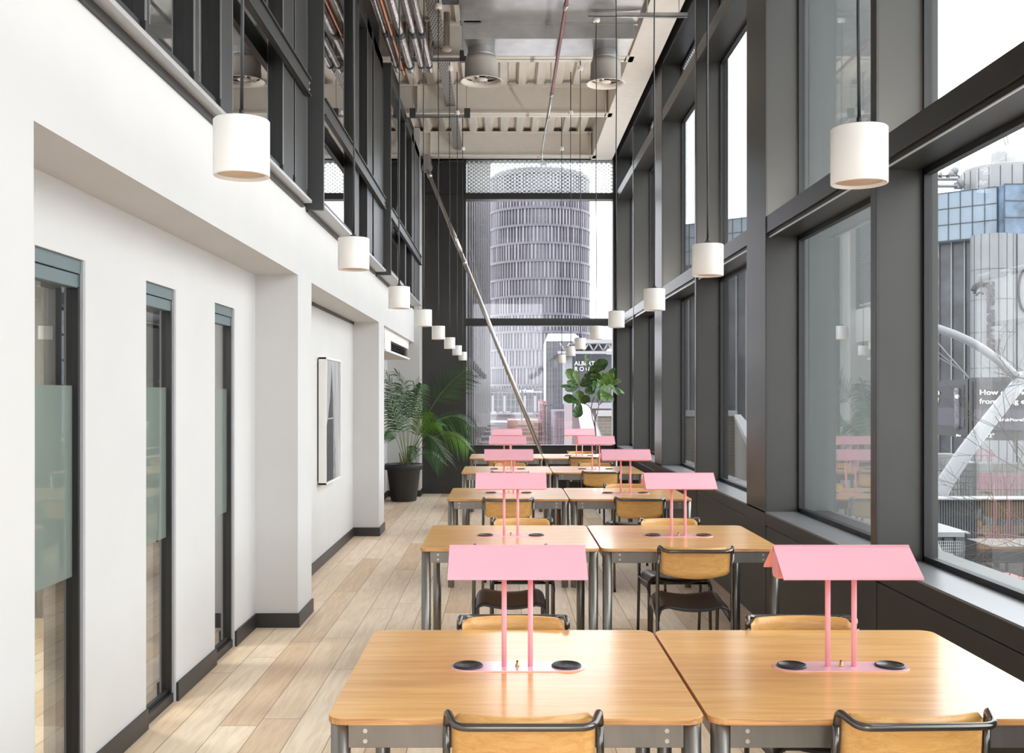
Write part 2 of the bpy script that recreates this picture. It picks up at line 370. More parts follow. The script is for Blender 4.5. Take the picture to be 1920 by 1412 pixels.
# upper wall strips between and over the inner windows
u = MB()
u.box(-1.75, XL, YB, YE, 5.36, DECK); u.box(-1.75, XL, 7.45, 7.6, 3.0, 5.36); u.box(-1.75, XL, 11.55, 11.7, 3.0, 5.36); u.box(-1.75, XL, 16.1, 16.7, 3.0, 5.36)
u.box(-1.75, XL, YB, -1.6, 3.0, 5.36)
struct(u, 'wall_left_upper', blackm)
# wall behind the camera: white with a glazed opening like the side
bw = MB(); bw.box(-2.0, -1.2, YB - .1, YB, 0, DECK); bw.box(1.5, 2.2, YB - .1, YB, 0, DECK); bw.box(-1.2, 1.5, YB - .1, YB, 5.2, DECK); bw.box(-1.2, 1.5, YB - .1, YB, 0, .4)
struct(bw, 'wall_back', white)
# baseboards
bb = MB(); t = .014; hb = .10
def bseg(x, y0, y1): bb.box(x, x + t, y0, y1, 0, hb)
bseg(XL, YB, 3.2); bb.box(XN, XL + t, 3.2, 3.2 + t, 0, hb)
for a, b in ((3.2, 3.87), (4.337, 5.074), (5.536, 6.28), (6.742, 7.3)): bseg(XN, a, b)
bb.box(XN, XL + t, 7.3 - t, 7.3, 0, hb); bseg(XL, 7.3, 7.82 + t)
bseg(XN, 7.82, 12.03); bb.box(XN, XL + t, 12.03 - t, 12.03, 0, hb); bseg(XL, 12.03, 12.55)
bseg(-1.875, 12.55, 13.0); bseg(-1.875, 15.9, 16.7); bb.box(-1.875, -1.353 + t, 16.7 - t, 16.7, 0, hb); bseg(-1.353, 16.7, 17.2)
struct(bb, 'baseboard_left', black_base, bevel=.002)
# slot windows
greyhead = mat('blue_grey_blind_box', srgb(96, 110, 112), .45)
for i, (a, b) in enumerate(SL):
    fr = MB()
    fr.box(-1.86, -1.764, b - .026, b - .004, .05, 2.08, 0); fr.box(-1.86, -1.80, a, a + .02, .05, 2.08, 0)
    fr.box(-1.86, XN - .01, a, b, 0, .05, 0); fr.box(-1.86, -1.78, a, b, .05, .07, 0)
    o = struct(fr, 'window_%d' % (i + 1), blackm, 'slot window in the white left wall', bevel=.002)
    hd = MB(); hd.box(-1.90, -1.768, a, b - .004, 2.075, 2.13); hd.box(-1.90, -1.760, a, b - .004, 2.133, 2.19)
    hd.build('blind_box', greyhead, o, .002)
    jb = MB(); jb.box(-1.90, -1.748, b - .004, b, 0, 2.19); jb.box(-1.764, -1.750, b - .012, b, 0, 2.19); jb.build('jamb_trim', mat('light_grey_trim', (.5, .5, .52), .4), o)
    g = MB(); g.box(-1.795, -1.790, a + .02, b - .024, 1.67, 2.09); g.box(-1.795, -1.790, a + .02, b - .024, .05, .878); g.build('pane', intg, o)
    g = MB(); g.box(-1.795, -1.790, a + .02, b - .024, .878, 1.67); g.build('frosted_band', film, o)
# rooms behind the slots
rm = MB(); rm.box(-5.2, -5.1, 2.5, 12, 0, 2.9); rm.box(-5.2, -1.93, 2.4, 2.5, 0, 2.9); rm.box(-5.2, -1.93, 7.6, 7.7, 0, 2.9); rm.box(-5.2, -2.0, 2.4, 17.3, 2.75, 2.9); rm.box(-5.2, -5.1, 12, 17.3, 0, 2.9)
rm.box(-5.2, -2.0, 12.2, 12.3, 0, 2.9)
room_ = struct(rm, 'wall_meeting_room', mat('meeting_room_wall', (.26, .25, .235), .8))
# dark glazed door in the last niche
dr = MB(); dr.box(-2.0, -1.93, 13.0, 15.9, 0, .12); dr.box(-2.0, -1.93, 13.0, 15.9, 2.05, 2.15)
for y in (13.0, 14.41, 15.82): dr.box(-2.0, -1.93, y, y + .08, 0, 2.15)
d = struct(dr, 'door_1', blackm, 'dark glazed door in the furthest niche'); MB().box(-1.97, -1.965, 13.0, 15.9, .1, 2.1).build('pane', intg, d)
# ventilation unit in the furthest niche
ac = empty('ventilation_unit', (-1.7, 14.9, 2.18)); tag(ac, 'white ventilation unit with a dark slot, high in the furthest niche above the palm', 'air conditioner')
b_ = MB(); b_.box(-.17, .23, -1.9, 1.35, .0, .028); b_.box(-.17, .21, -1.9, 1.35, .165, .295); b_.box(-.17, .12, -1.9, 1.35, .028, .165); b_.build('casing', whitec, ac, .004)
b_ = MB(); 
for k in range(5): b_.box(.12, .20, -1.2, 1.3, .04 + k * .025, .046 + k * .025)
b_.build('louvre', blackm, ac)
b_ = MB(); b_.box(.12, .21, -1.9, -1.2, .028, .165); b_.build('end_cover', whitec, ac)
# shadow gap in niche two
struct(MB().box(XN - .0, XN + .012, 7.82, 12.03, 2.445, ZN), 'trim_1', blackm)
# ---- inner windows above the left wall
def bay(idx, xf, y0, y1, posts, end_panel, rail_z, z0=3.0, z1=5.36, rail0=None):
    o = MB(); xb = -1.62
    o.box(xb, xf, y0, y1, z1 - .12, z1); o.box(xb, xf - .02, y0, y1, z0 + .02, z0 + .10)
    for (a, b) in posts: o.box(xf - (.12 if b - a > .3 else .06), xf, a, b, z0 + .02, z1)
    w_ = struct(o, 'window_%d' % idx, blackm, 'black framed inner window over the left wall', bevel=.003)
    g = MB(); g.box(xf - .055, xf - .05, y0, y1, z0 + .1, z1 - .1); g.build('pane', intg, w_)
    s_ = MB(); s_.box(XL, xf + .035, y0, y1, z0 + .0, z0 + .022); s_.build('sill', mat('light_grey_sill', (.42, .415, .41), .35, metal=.2), w_, .002)
    gp = MB(); gp.box(XL - .01, XL + .02, y0, y1, z0 - .03, z0); gp.build('shadow_gap', blackm, w_)
    if end_panel:
        e = MB(); e.box(XL, xf + .03, y0 - .02, y0 + .02, z0 - .02, z1); e.build('end_panel', darkgrey, w_, .002)
    for y in sum([[a, b] for a, b in posts], []):
        e = MB(); e.box(xf - .004, xf + .002, y - .004, y + .004, z0 + .1, z1 - .1); e.build('edge_bead', mat('satin_edge', (.35, .35, .35), .3, metal=.7), w_)
    rl = MB(); ya = (rail0 if rail0 is not None else y0 + .03); yb = y1 - .06
    rl.box(xf + .005, xf + .03, ya, yb, rail_z, rail_z + .13)
    rl.box(xf + .03, xf + .045, ya, yb, rail_z + .118, rail_z + .13); rl.box(xf + .03, xf + .045, ya, yb, rail_z, rail_z + .012)
    rr = rl.build('guard_rail', blackm, w_, .002)
    bl = MB(); bl.tube([(xf + .03, yb - .03, rail_z + .045), (xf + .037, yb - .03, rail_z + .045)], .009); bl.tube([(xf + .03, yb - .03, rail_z + .09), (xf + .037, yb - .03, rail_z + .09)], .009); bl.build('bolt', boltm, rr)
    return w_
bay(4, -1.405, -1.6, 7.42, [(-1.6, -1.4), (1.6, 1.75), (4.08, 4.12), (4.72, 4.79), (5.16, 5.38), (6.62, 6.93), (7.0, 7.42)], False, 3.74, rail0=1.75)
bay(5, -1.345, 7.6, 11.55, [(7.6, 7.66), (9.38, 9.62), (10.25, 10.6), (10.75, 11.55)], True, 3.68)
bay(6, -1.30, 11.7, 16.0, [(11.7, 11.76), (13.7, 13.8), (14.7, 15.0), (15.15, 16.0)], True, 3.62)
# dim floor of offices behind them
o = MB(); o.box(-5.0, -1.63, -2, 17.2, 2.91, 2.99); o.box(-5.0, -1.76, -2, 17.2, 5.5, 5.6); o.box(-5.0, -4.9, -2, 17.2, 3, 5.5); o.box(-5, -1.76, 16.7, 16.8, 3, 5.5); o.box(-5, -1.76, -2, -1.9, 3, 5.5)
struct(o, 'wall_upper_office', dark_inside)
# ---- right facade
c = MB()
c.box(XR + .003, 2.35, YB, YE + .1, 0, .700); c.box(XR + .001, 2.35, YB, YE + .1, .708, .795); c.box(XR + .012, 2.3, YB, YE, .69, .72)
struct(c, 'wall_right', clad, bevel=.002)
sc_ = MB(); sc_.box(XR, 2.14, YB, YE, .795, .805); struct(sc_, 'trim_2', sillm)
thick = [(-2.29, -1.72), (2.53, 3.10), (7.36, 7.93), (12.19, 12.77), (17.06, 17.32)]
thin = [(-4.6, -4.53), (.42, .49), (5.17, 5.25), (10.02, 10.09), (14.88, 14.95)]
for i, (a, b) in enumerate(thick):
    p = MB(); p.box(XR, XR + .012, a, b, 0, DECK); p.box(XR + .012, 2.13, a + .004, b - .004, .0, DECK, 1)
    o = struct(p, 'pillar_right_%d' % (i + 1), [clad, cladg], bevel=.002)
for i, (a, b) in enumerate(thin):
    p = MB(); p.box(XR, XR + .012, a, b, .0, DECK); p.box(XR + .012, 2.16, a + .003, b - .003, .8, DECK, 1)
    struct(p, 'mullion_right_%d' % (i + 1), [clad, cladg], bevel=.002)
spans = [(-1.72, .42), (.49, 2.53), (3.10, 5.17), (5.25, 7.36), (7.93, 10.02), (10.09, 12.19), (12.77, 14.88), (14.95, 17.06)]
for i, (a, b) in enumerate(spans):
    p = MB()
    p.box(XR + .004, XR + .045, a, b, 2.775, 2.895); p.box(XR + .045, 2.14, a, b, 2.75, 2.865); p.box(XR + .02, XR + .045, a, b, 2.742, 2.775)
    p.box(XR + .004, 2.14, a, b, 4.84, 4.975); p.box(XR + .004, 2.14, a, b, 5.5, DECK)
    o = struct(p, 'window_%d' % (7 + i), clad, 'tall facade window on the right wall', bevel=.002)
    g = MB()
    for (z0, z1) in ((.805, 2.75), (2.865, 4.84)): g.box(XG, XG + .006, a, b, z0, z1)
    g.build('pane', paneg, o)
    g = MB(); g.box(XG, XG + .006, a, b, 4.975, 5.5); g.build('fritted_pane', frit_y, o)
    k = MB()
    for (z0, z1) in ((.805, 2.75), (2.865, 4.84), (4.975, 5.5)):
        k.box(XG - .02, XG + .02, a, b, z0, z0 + .028); k.box(XG - .02, XG + .02, a, b, z1 - .028, z1)
        k.box(XG - .02, XG + .02, a, a + .022, z0, z1); k.box(XG - .02, XG + .02, b - .022, b, z0, z1)
    k.build('gasket', gasket, o)
    k = MB(); k.box(XR + .012, XR + .022, a + .03, b - .05, 2.738, 2.744); k.build('highlight_strip', mat('edge_highlight', (.8, .8, .8), .3, metal=.5), o)  # pale strip draws the highlight line along the transom's lower edge
# exterior fin beside the second window
fin = MB()
fin.box(2.17, 2.9, 7.5, 7.86, -3, 9)
tag(fin.build('facade_fin', mat('pale_grey_fin', (.115, .125, .125), .5, noise=.12, nscale=2, stretch=(6, 1, .4)), None), 'grey ribbed fin standing outside the second window on the right', 'facade fin')
# ---- far end
e = MB(); e.box(-1.353, -.626, YE, YE + .25, 0, 5.55)
for x in (-1.2, -1.0, -.82): e.box(x, x + .012, YE - .004, YE, 0, 5.55)
e.box(-.626, XR, YE, YE + .25, 0, .80); e.box(-2.0, 2.3, YE, YE + .25, 5.52, 6.1); e.box(1.834, 2.3, YE, YE + .25, 0, 5.55)
struct(e, 'wall_far', clad)
e = MB(); e.box(-1.35, -.63, YE - .03, YE - .001, 4.95, 5.45); struct(e, 'trim_3', gasket)
e = MB(); e.box(-.626, XR, YE - .06, YE, .79, .805); e.box(-.626, XR, YE - .01, YE + .2, 2.78, 2.9); e.box(-.626, XR, YE - .01, YE + .2, 4.87, 4.975); e.box(1.80, 1.84, YE - .02, YE + .2, .8, 5.53)
ew = struct(e, 'window_15', blackm, 'tall end window facing the round tower', bevel=.002)
MB().box(-.626, 1.80, YE + .1, YE + .106, .8, 4.87).build('pane', glass('end_glass', (.95, .95, .96), k=1.2), ew)
MB().box(-.626, 1.80, YE + .1, YE + .106, 4.975, 5.53).build('fritted_pane', frit_x, ew)
# ---- ceiling deck, beams
dk = MB(); pitch = .25; n = int(4.6 / pitch) + 1; vs_ = []; 
for i in range(n):
    x = -2.3 + i * pitch
    vs_ += [(x, 0), (x + .10, 0), (x + .125, .07), (x + .225, .07)]
for k in range(len(vs_) - 1):
    (x0, a0), (x1, a1) = vs_[k], vs_[k + 1]
    dk.add([(x0, YB, DECK + a0), (x1, YB, DECK + a1), (x1, YE + .3, DECK + a1), (x0, YE + .3, DECK + a0)], [(0, 3, 2, 1)])
dk.box(-2.3, 2.4, YB, YE + .3, DECK + .08, DECK + .2)
struct(dk, 'ceiling', deckm)
# added fill lights, out of view on the lower transom, to brighten the ceiling
for i, (a, b) in enumerate(spans):
    t = MB().box(-.03, .03, -.9, .9, 0, .03).build('added_fill_batten', sillm, bpy.data.objects['window_%d' % (7 + i)], .003, loc=(2.0, (a + b) / 2, 2.866))
    d = bpy.data.lights.new('ceiling_fill_light', 'AREA'); d.shape = 'RECTANGLE'; d.size = .04; d.size_y = 1.7; d.energy = 12; d.color = (1, .95, .88)
    o = bpy.data.objects.new('ceiling_fill_light', d); o.location = (0, 0, .034); o.rotation_euler = (math.pi, math.radians(-28), 0); o.parent = t; COL.objects.link(o)
bi = 0
for y in (17.0, 14.45, 12.05, 9.4, 6.8, 4.2, 1.6, -1.0, -3.6):
    b_ = MB(); zb = 5.52
    b_.box(-1.44, 1.5, y - .10, y + .10, zb, zb + .02); b_.box(-1.44, 1.5, y - .008, y + .008, zb, DECK); b_.box(-1.44, 1.5, y - .10, y + .10, DECK - .02, DECK)
    for x in (-1.2, 1.40): b_.box(x, x + .012, y - .09, y + .09, zb, DECK)
    bi += 1; struct(b_, 'beam_%d' % bi, cream, 'cream painted steel beam across the ceiling')
b_ = MB(); b_.box(1.44, 1.785, YB, YE, 5.52, DECK); struct(b_, 'beam_10', cream, 'long cream beam beside the facade', bevel=.004)
# ================================================================== FURNITURE
TT = .75
ROWS = [3.365, 6.50, 9.33, 12.35, 15.05]
ORD = ['nearest', 'second', 'third', 'fourth', 'furthest']
TX = {'left': .033, 'right': 1.078}
def make_table():
    t = empty('desk', (0, 0, 0)); W, D = 1.035, 1.07
    m = MB(); m.prism(rrect(W, D, .05), TT - .019, TT, 0, side_mi=1)
    m.build('tabletop', [oak, plyedge], t, .0025)
    for sx in (-1, 1):
        for sy in (-1, 1):
            l = MB(); cx, cy_ = sx * (W / 2 - .035), sy * (D / 2 - .035)
            l.lathe([(.0, 0.0), (.026, 0), (.0275, .004), (.0275, TT - .0195), (.0, TT - .0195)], 20, (cx, cy_, 0)); lg = l.build('leg', steel, t)
    for sy in (-1, 1):
        a = MB(); y = sy * (D / 2 - .022); a.box(-W / 2 + .058, W / 2 - .058, y - .006, y + .006, TT - .085, TT - .021); ap = a.build('apron', steel, t, .002)
        for sx in (-1, 1):
            b_ = MB()
            for z in (TT - .038, TT - .066): b_.tube([(sx * (W / 2 - .105), y + sy * .005, z), (sx * (W / 2 - .105), y + sy * .0085, z)], .0062, 12)
            b_.build('bolt', boltm, ap)
    for sx in (-1, 1):
        a = MB(); x = sx * (W / 2 - .03); a.box(x - .006, x + .006, -D / 2 + .06, D / 2 - .06, TT - .085, TT - .021); a.build('apron', steel, t, .002)
    return t
tproto = None
for r, y in enumerate(ROWS):
    for side in ('left', 'right'):
        if tproto is None: tproto = make_table(); o = tproto
        else: o = copy_tree(tproto)
        o.location = (TX[side], y + R.uniform(-.004, .004), 0)
        where = 'beside the aisle' if side == 'left' else 'by the window wall'
        tag(o, 'oak topped steel legged desk, %s row from the camera, %s' % (ORD[r], where), 'desk', 'oak desks in two columns down the hall')
def make_lamp():
    t = empty('desk_lamp', (0, 0, 0))
    m = MB(); m.prism(rrect(.435, .120, .0599, 10), .0003, .0035); m.build('base_plate', pinkb, t)
    for sx in (-1, 1):
        s_ = MB(); s_.lathe([(0, .003), (.048, .003), (.0485, .007), (.045, .0105), (.041, .0105), (.0405, .0085), (0, .0085)], 28, (sx * .159, 0, 0))
        so = s_.build('socket', socketm, t)
        h = MB()
        for (x, y, wx, wy) in ((0, .014, .004, .009), (-.011, -.008, .009, .004), (.011, -.008, .009, .004), (.026, .006, .012, .004), (.026, -.004, .012, .004)):
            h.box(sx * .159 + x - wx / 2, sx * .159 + x + wx / 2, y - wy / 2, y + wy / 2, .0080, .0090)
        h.build('socket_holes', gasket, so)
    s_ = MB(); s_.lathe([(.0001, .003), (.007, .003), (.007, .009), (.0045, .010), (.0045, .018), (.0001, .0185)], 14, (0, 0, 0)); s_.build('switch', brass, t)
    s_ = MB(); s_.lathe([(.0001, .018), (.003, .018), (.0025, .022), (.0001, .0225)], 10, (0, 0, 0)); s_.build('switch_cap', socketm, t)
    for sx in (-1, 1):
        p = MB(); p.tube([(sx * .0425, 0, .002), (sx * .0425, 0, .30)], .0085, 14); p.build('post', pink, t)
    # tent shade: two folded sheets, the near one a little longer at the ridge
    L = .438; th = .0022
    for sy in (-1, 1):
        p = MB(); prof = [(sy * .004, .392), (sy * .122, .312), (sy * .127, .305), (sy * .124, .303)]
        off = .004 * sy
        for (ya, za), (yb, zb) in zip(prof[:-1], prof[1:]):
            dv = Vector((0, yb - ya, zb - za)).normalized(); nv = Vector((0, -dv.z, dv.y)) * th * (1 if sy < 0 else -1)
            A = [Vector((-L / 2, ya, za)), Vector((L / 2, ya, za)), Vector((L / 2, yb, zb)), Vector((-L / 2, yb, zb))]
            p.add(A + [q + nv for q in A], [(0, 1, 2, 3), (7, 6, 5, 4), (0, 4, 5, 1), (1, 5, 6, 2), (2, 6, 7, 3), (3, 7, 4, 0)])
        p.build('shade_panel', pink, t)
    p = MB(); p.box(-L / 2, L / 2, -.006, .006, .391, .395); p.build('ridge_cap', pink, t)
    # inner tray with rounded lower corners
    p = MB(); prof = [(-.002, .388), (-.034, .36), (-.038, .33), (-.036, .30), (-.026, .291), (.026, .291), (.036, .30), (.038, .33), (.034, .36), (.002, .388)]
    LL = L - .012
    n = len(prof); vs_ = [(-LL / 2, y, z) for y, z in prof] + [(LL / 2, y, z) for y, z in prof]
    p.add(vs_, [tuple(range(n)), tuple(reversed(range(n, 2 * n)))] + [(i, n + i, n + (i + 1) % n, (i + 1) % n) for i in range(n)])
    p.build('light_tray', pinkin, t)
    return t
lproto = None
for r, y in enumerate(ROWS):
    for side in ('left', 'right'):
        if lproto is None: lproto = make_lamp(); o = lproto
        else: o = copy_tree(lproto)
        o.location = ({'left': .043, 'right': 1.09}[side] , y, TT)
        where = 'aisle side' if side == 'left' else 'window side'
        tag(o, 'pink tent shaded desk lamp on two posts, on the %s row desk, %s' % (ORD[r], where), 'desk lamp', 'pink lamps on the desks')
# ---- chairs. local +y is towards the desk
def make_chair():
    t = empty('dining_chair', (0, 0, 0)); r = .0105; X = .2095
    for sx in (-1, 1):
        l = MB(); l.tube(fillet([(sx * X, -.265, 0.008), (sx * X, -.205, .43), (sx * (X - .001), -.222, .60), (sx * (X - .004), -.235, .745)], .08), r, 12)
        q = l.build('leg', tube, t)
        MB().lathe([(.0, 0), (.012, 0), (.012, .015), (.0, .015)], 12, (sx * X, -.2655, 0)).build('foot', rubber, q)
        l = MB(); l.tube(fillet([(sx * (X - .012), .205, .008), (sx * (X - .014), .175, .415), (sx * (X - .014), .12, .418), (sx * X, -.19, .400)], .05), r, 12)
        q = l.build('leg', tube, t)
        MB().lathe([(.0, 0), (.012, 0), (.012, .015), (.0, .015)], 12, (sx * (X - .012), .2055, 0)).build('foot', rubber, q)
    l = MB(); l.tube(fillet([(-X + .004, -.235, .744), (-X + .006, -.243, .785), (-X + .030, -.328, .768), (-X + .09, -.332, .768), (X - .09, -.332, .768), (X - .030, -.328, .768), (X - .006, -.243, .785), (X - .004, -.235, .744)], .03, 6), r, 14)
    l.build('top_rail', tube, t)
    l = MB(); l.tube([(-X + .01, .10, .404), (X - .01, .10, .404)], .009, 10); l.build('stretcher', tube, t)
    # backrest: bent ply
    nx, nz = 20, 6; m = MB(); hw = .192
    def bp(i, j, off):
        u_ = -1 + 2 * i / nx; x = u_ * hw; bul = (1 - u_ * u_)
        zb = .628 - .022 * bul; cr = max(0, abs(u_) - .86) / .14
        zt = .782 - .022 * cr ** 2 * 1.0; zb2 = zb + .010 * cr ** 2
        z = zb2 + (zt - zb2) * j / nz
        y = -.218 - .052 * bul - (z - .63) * .10
        return (x, y + off, z)
    vs_ = [bp(i, j, 0) for i in range(nx + 1) for j in range(nz + 1)] + [bp(i, j, -.010) for i in range(nx + 1) for j in range(nz + 1)]
    o1 = (nx + 1) * (nz + 1); fs = []; k = nz + 1
    for i in range(nx):
        for j in range(nz):
            a = i * k + j; fs.append((a, a + k, a + k + 1, a + 1)); fs.append((o1 + a, o1 + a + 1, o1 + a + k + 1, o1 + a + k))
    m.add(vs_, fs, 0, True)
    es = []
    for i in range(nx):
        for j in (0, nz): a = i * k + j; es.append((a, a + k, o1 + a + k, o1 + a) if j else (a + k, a, o1 + a, o1 + a + k))
    for j in range(nz):
        for i in (0, nx): a = i * k + j; es.append((a, a + 1, o1 + a + 1, o1 + a))
    for f in es: m.f.append(list(f)); m.m.append(0); m.sm.append(False)
    m.build('backrest', chairply, t)
    # seat: saddle with wings folded down
    xs = [-.207, -.2065, -.204, -.197, -.185, -.168, -.145, -.11, -.06, 0, .06, .11, .145, .168, .185, .197, .204, .2065, .207]
    def sz(x):
        a = abs(x)
        if a <= .145: return -.020 + .020 * (a / .145) ** 2
        q = (a - .145) / .062; q = min(1, q)
        return -.062 * (1 - math.sqrt(max(0, 1 - q ** 2.2)))
    ny = 8
    def spt(i, j, off):
        x = xs[i]; v = j / ny; y = -.215 + .425 * v
        z = .440 + .030 * v - .022 * max(0, (v - .8) / .2) ** 2
        wing = sz(x)
        if i in (0, len(xs) - 1): wing = -.085
        inn = off / .011
        return (x - math.copysign(off, x) * (1 if abs(x) > .19 else 0), y, z + wing - (off if abs(x) < .19 else (off if i not in (0, len(xs) - 1) else 0) * .4))
    nn = len(xs); k = ny + 1; o1 = nn * k
    vs_ = [spt(i, j, 0) for i in range(nn) for j in range(k)] + [spt(i, j, .011) for i in range(nn) for j in range(k)]
    fs = []
    for i in range(nn - 1):
        for j in range(ny):
            a = i * k + j; fs.append((a, a + k, a + k + 1, a + 1)); fs.append((o1 + a, o1 + a + 1, o1 + a + k + 1, o1 + a + k))
    m = MB(); m.add(vs_, fs, 0, True)
    for i in range(nn - 1):
        for j in (0, ny): a = i * k + j; m.f.append([a, a + k, o1 + a + k, o1 + a] if j else [a + k, a, o1 + a, o1 + a + k]); m.m.append(0); m.sm.append(False)
    for j in range(ny):
        for i in (0, nn - 1): a = i * k + j; m.f.append([a, a + 1, o1 + a + 1, o1 + a]); m.m.append(0); m.sm.append(False)
    m.build('seat', seatm, t)
    return t
CH = [ # x, y, rot(deg), row, side, near/far
    (.052, 3.028, 0, 0, 'left', 'near'), (1.088, 3.032, 2.2, 0, 'right', 'near'), (.035, 3.71, 180, 0, 'left', 'far'), (1.125, 3.71, 179, 0, 'right', 'far'),
    (.037, 6.13, 0, 1, 'left', 'near'), (1.078, 6.06, -1.5, 1, 'right', 'near'), (.122, 6.89, 180, 1, 'left', 'far'), (1.130, 6.88, 180, 1, 'right', 'far'),
    (.035, 8.84, 0, 2, 'left', 'near'), (1.125, 8.87, 0, 2, 'right', 'near'), (1.16, 9.68, 180, 2, 'right', 'far'),
    (.065, 11.82, 0, 3, 'left', 'near'), (1.08, 11.86, 0, 3, 'right', 'near'), (.08, 12.74, 180, 3, 'left', 'far'), (1.14, 12.74, 180, 3, 'right', 'far'),
    (-.02, 14.58, 0, 4, 'left', 'near'), (1.11, 14.60, 0, 4, 'right', 'near'), (1.16, 15.45, 180, 4, 'right', 'far')]
cproto = None
for (x, y, a, r, side, nf) in CH:
    if cproto is None: cproto = make_chair(); o = cproto
    else: o = copy_tree(cproto)
    o.location = (x, y, 0); o.rotation_euler = (0, 0, math.radians(a))
    lab = 'oak backed chair, %s row %s desk, %s' % (ORD[r], 'aisle' if side == 'left' else 'window', 'camera side, back to us' if nf == 'near' else 'far side, facing us')
    tag(o, lab, 'chair', 'oak backed chairs at the desks')
# ---- pendants
def make_pendant():
    t = empty('pendant_lamp', (0, 0, 0)); r = .0645; h = .130
    m = MB(); m.lathe([(.050, h - .006), (r - .002, h - .0), (r, h - .002), (r, .002), (r - .001, 0), (r - .0055, 0), (r - .006, .010), (r - .006, h - .008), (.050, h - .010)], 48); m.build('shade', whitec, t)
    m = MB(); m.lathe([(.0001, .007), (r - .009, .007), (r - .008, .009), (.0001, .010)], 40); m.build('diffuser', mat('warm_diffuser', srgb(214, 186, 160), .5), t)
    m = MB(); m.lathe([(.0001, h + .003), (.052, h + .003), (.053, h - .008), (.0001, h - .008)], 32); cp = m.build('cap', blackm, t)
    m = MB(); m.box(-.012, .010, -.008, .008, h + .002, h + .014); m.tube([(0, 0, h + .010), (0, 0, h + .026)], .006, 10); m.build('cable_grip', blackm, cp)
    return t
def cable(t, z0, z1, rad):
    m = MB(); n = 14; ph = R.uniform(0, 6)
    m.tube([(.0022 * math.sin(ph + i * .9) * (0 if i in (0, n) else 1), .002 * math.cos(ph + i * 1.3) * (0 if i in (0, n) else 1), z0 + (z1 - z0) * i / n) for i in range(n + 1)], rad, 8)
    m.build('cable', cablem, t)
    if top < 5.3: MB().tube([(0, 0, z1 + .04), (0, 0, 5.305 - t.location.z)], .006, 8).build('drop_rod', cablem, t)
    else: MB().tube([(0, 0, z1 + .04), (0, 0, DECK + .06 - t.location.z)], .006, 8).build('drop_rod', cablem, t)
    m = MB(); m.lathe([(.0001, z1 + .045), (.034, z1 + .045), (.035, z1 + .04), (.035, z1 + .004), (.032, z1), (.0001, z1)], 24); m.build('canopy', whitec, t)
PD = [('left', [(453, 2.42, 226), (663, 4.30, 447), (748.5, 6.25, 538), (794.5, 8.20, 581), (822, 10.17, 611.5), (843, 12.1, 633), (857, 14.0, 648), (867.5, 16.05, 660)]),
      ('right', [(1611, 2.43, 241), (1327, 4.33, 459), (1227, 6.28, 542), (1155.5, 8.2, 583.5), (1118, 10.17, 611.5), (1088, 12.1, 634), (1070, 14.0, 649.5), (1053, 16.05, 665)])]
ORD8 = ['nearest', 'second', 'third', 'fourth', 'fifth', 'sixth', 'seventh', 'furthest']
pproto = None
PPOS = []
for side, lst in PD:
    for i, (px, Y, py) in enumerate(lst):
        zt = P(px, py, Y).z; x = P(px, py, Y).x
        if pproto is None: pproto = make_pendant(); o = pproto; src = None
        else:
            o = pproto.copy(); COL.objects.link(o)
            for ch in list(pproto.children):
                if ch.name.split('.')[0] in ('cable', 'canopy', 'drop_rod'): continue
                copy_tree(ch, o)
        o.location = (x, Y, zt - .130)
        top = 5.28 if (side == 'right' and i == 4) else 5.41
        cable(o, .150, top - (zt - .130), .0042)
        PPOS.append((x, Y))
        tag(o, 'white drum pendant on a long black cable, %s from us in the %s string' % (ORD8[i], 'aisle side' if side == 'left' else 'window side'), 'pendant light', 'white drum pendants in two strings')
# ---- framed print in the second niche (plain stand-in: a dark tapering spire on a pale ground)
a0, a1, z0, z1 = 9.72, 10.62, .79, 1.985
pr = empty('framed_print', (XN, (a0 + a1) / 2, 0)); tag(pr, 'tall white framed black and white print of a spire on the niche wall', 'picture')
hw = (a1 - a0) / 2; dp_ = .085
m = MB(); m.box(0.012, dp_, -hw, hw, z0, z0 + .018); m.box(0.012, dp_, -hw, hw, z1 - .018, z1); m.box(0.012, dp_, -hw, -hw + .018, z0, z1); m.box(0.012, dp_, hw - .018, hw, z0, z1); m.build('frame', whitec, pr, .0015)
MB().box(0, .012, -hw + .006, hw - .04, z0 + .04, z1 - .04).build('gap_shade_backing', blackm, pr)  # black backing stands in for the shadow between frame and wall
MB().box(.012, dp_ - .012, -hw + .017, hw - .017, z0 + .017, z1 - .017).build('print', mat('print_ground', (.36, .36, .365), .6, noise=.3, nscale=3, stretch=(1, 2.5, .5)), pr)
inkm = mat('print_ink', (.030, .030, .032), .6, noise=.85, nscale=16, stretch=(1, 3.5, .8))
xf_ = dp_ - .0115
pts = [(-.43, z0 + .02), (.02, z0 + .02), (.02, 1.30), (0.0, 1.60), (-.04, 1.78), (-.075, 1.93), (-.10, 1.80), (-.16, 1.62), (-.28, 1.42), (-.43, 1.28)]
m = MB(); m.add([(xf_, y, z) for y, z in pts], [tuple(range(len(pts)))]); m.build('spire_figure', inkm, pr)
for z in (1.40,): MB().box(xf_, xf_ + .0004, -.42 if z < 1.3 else -.30, .02, z, z + .012).build('pale_band', mat('print_pale', (.4, .4, .4), .6), pr)
pts = [(.03, z0 + .02), (.20, z0 + .02), (.14, 1.1), (.08, 1.45), (.03, 1.7)]; m = MB(); m.add([(xf_, y, z) for y, z in pts], [tuple(range(len(pts)))]); m.build('pale_facade', mat('print_mid', (.22, .22, .22), .6, noise=.5, nscale=10), pr)
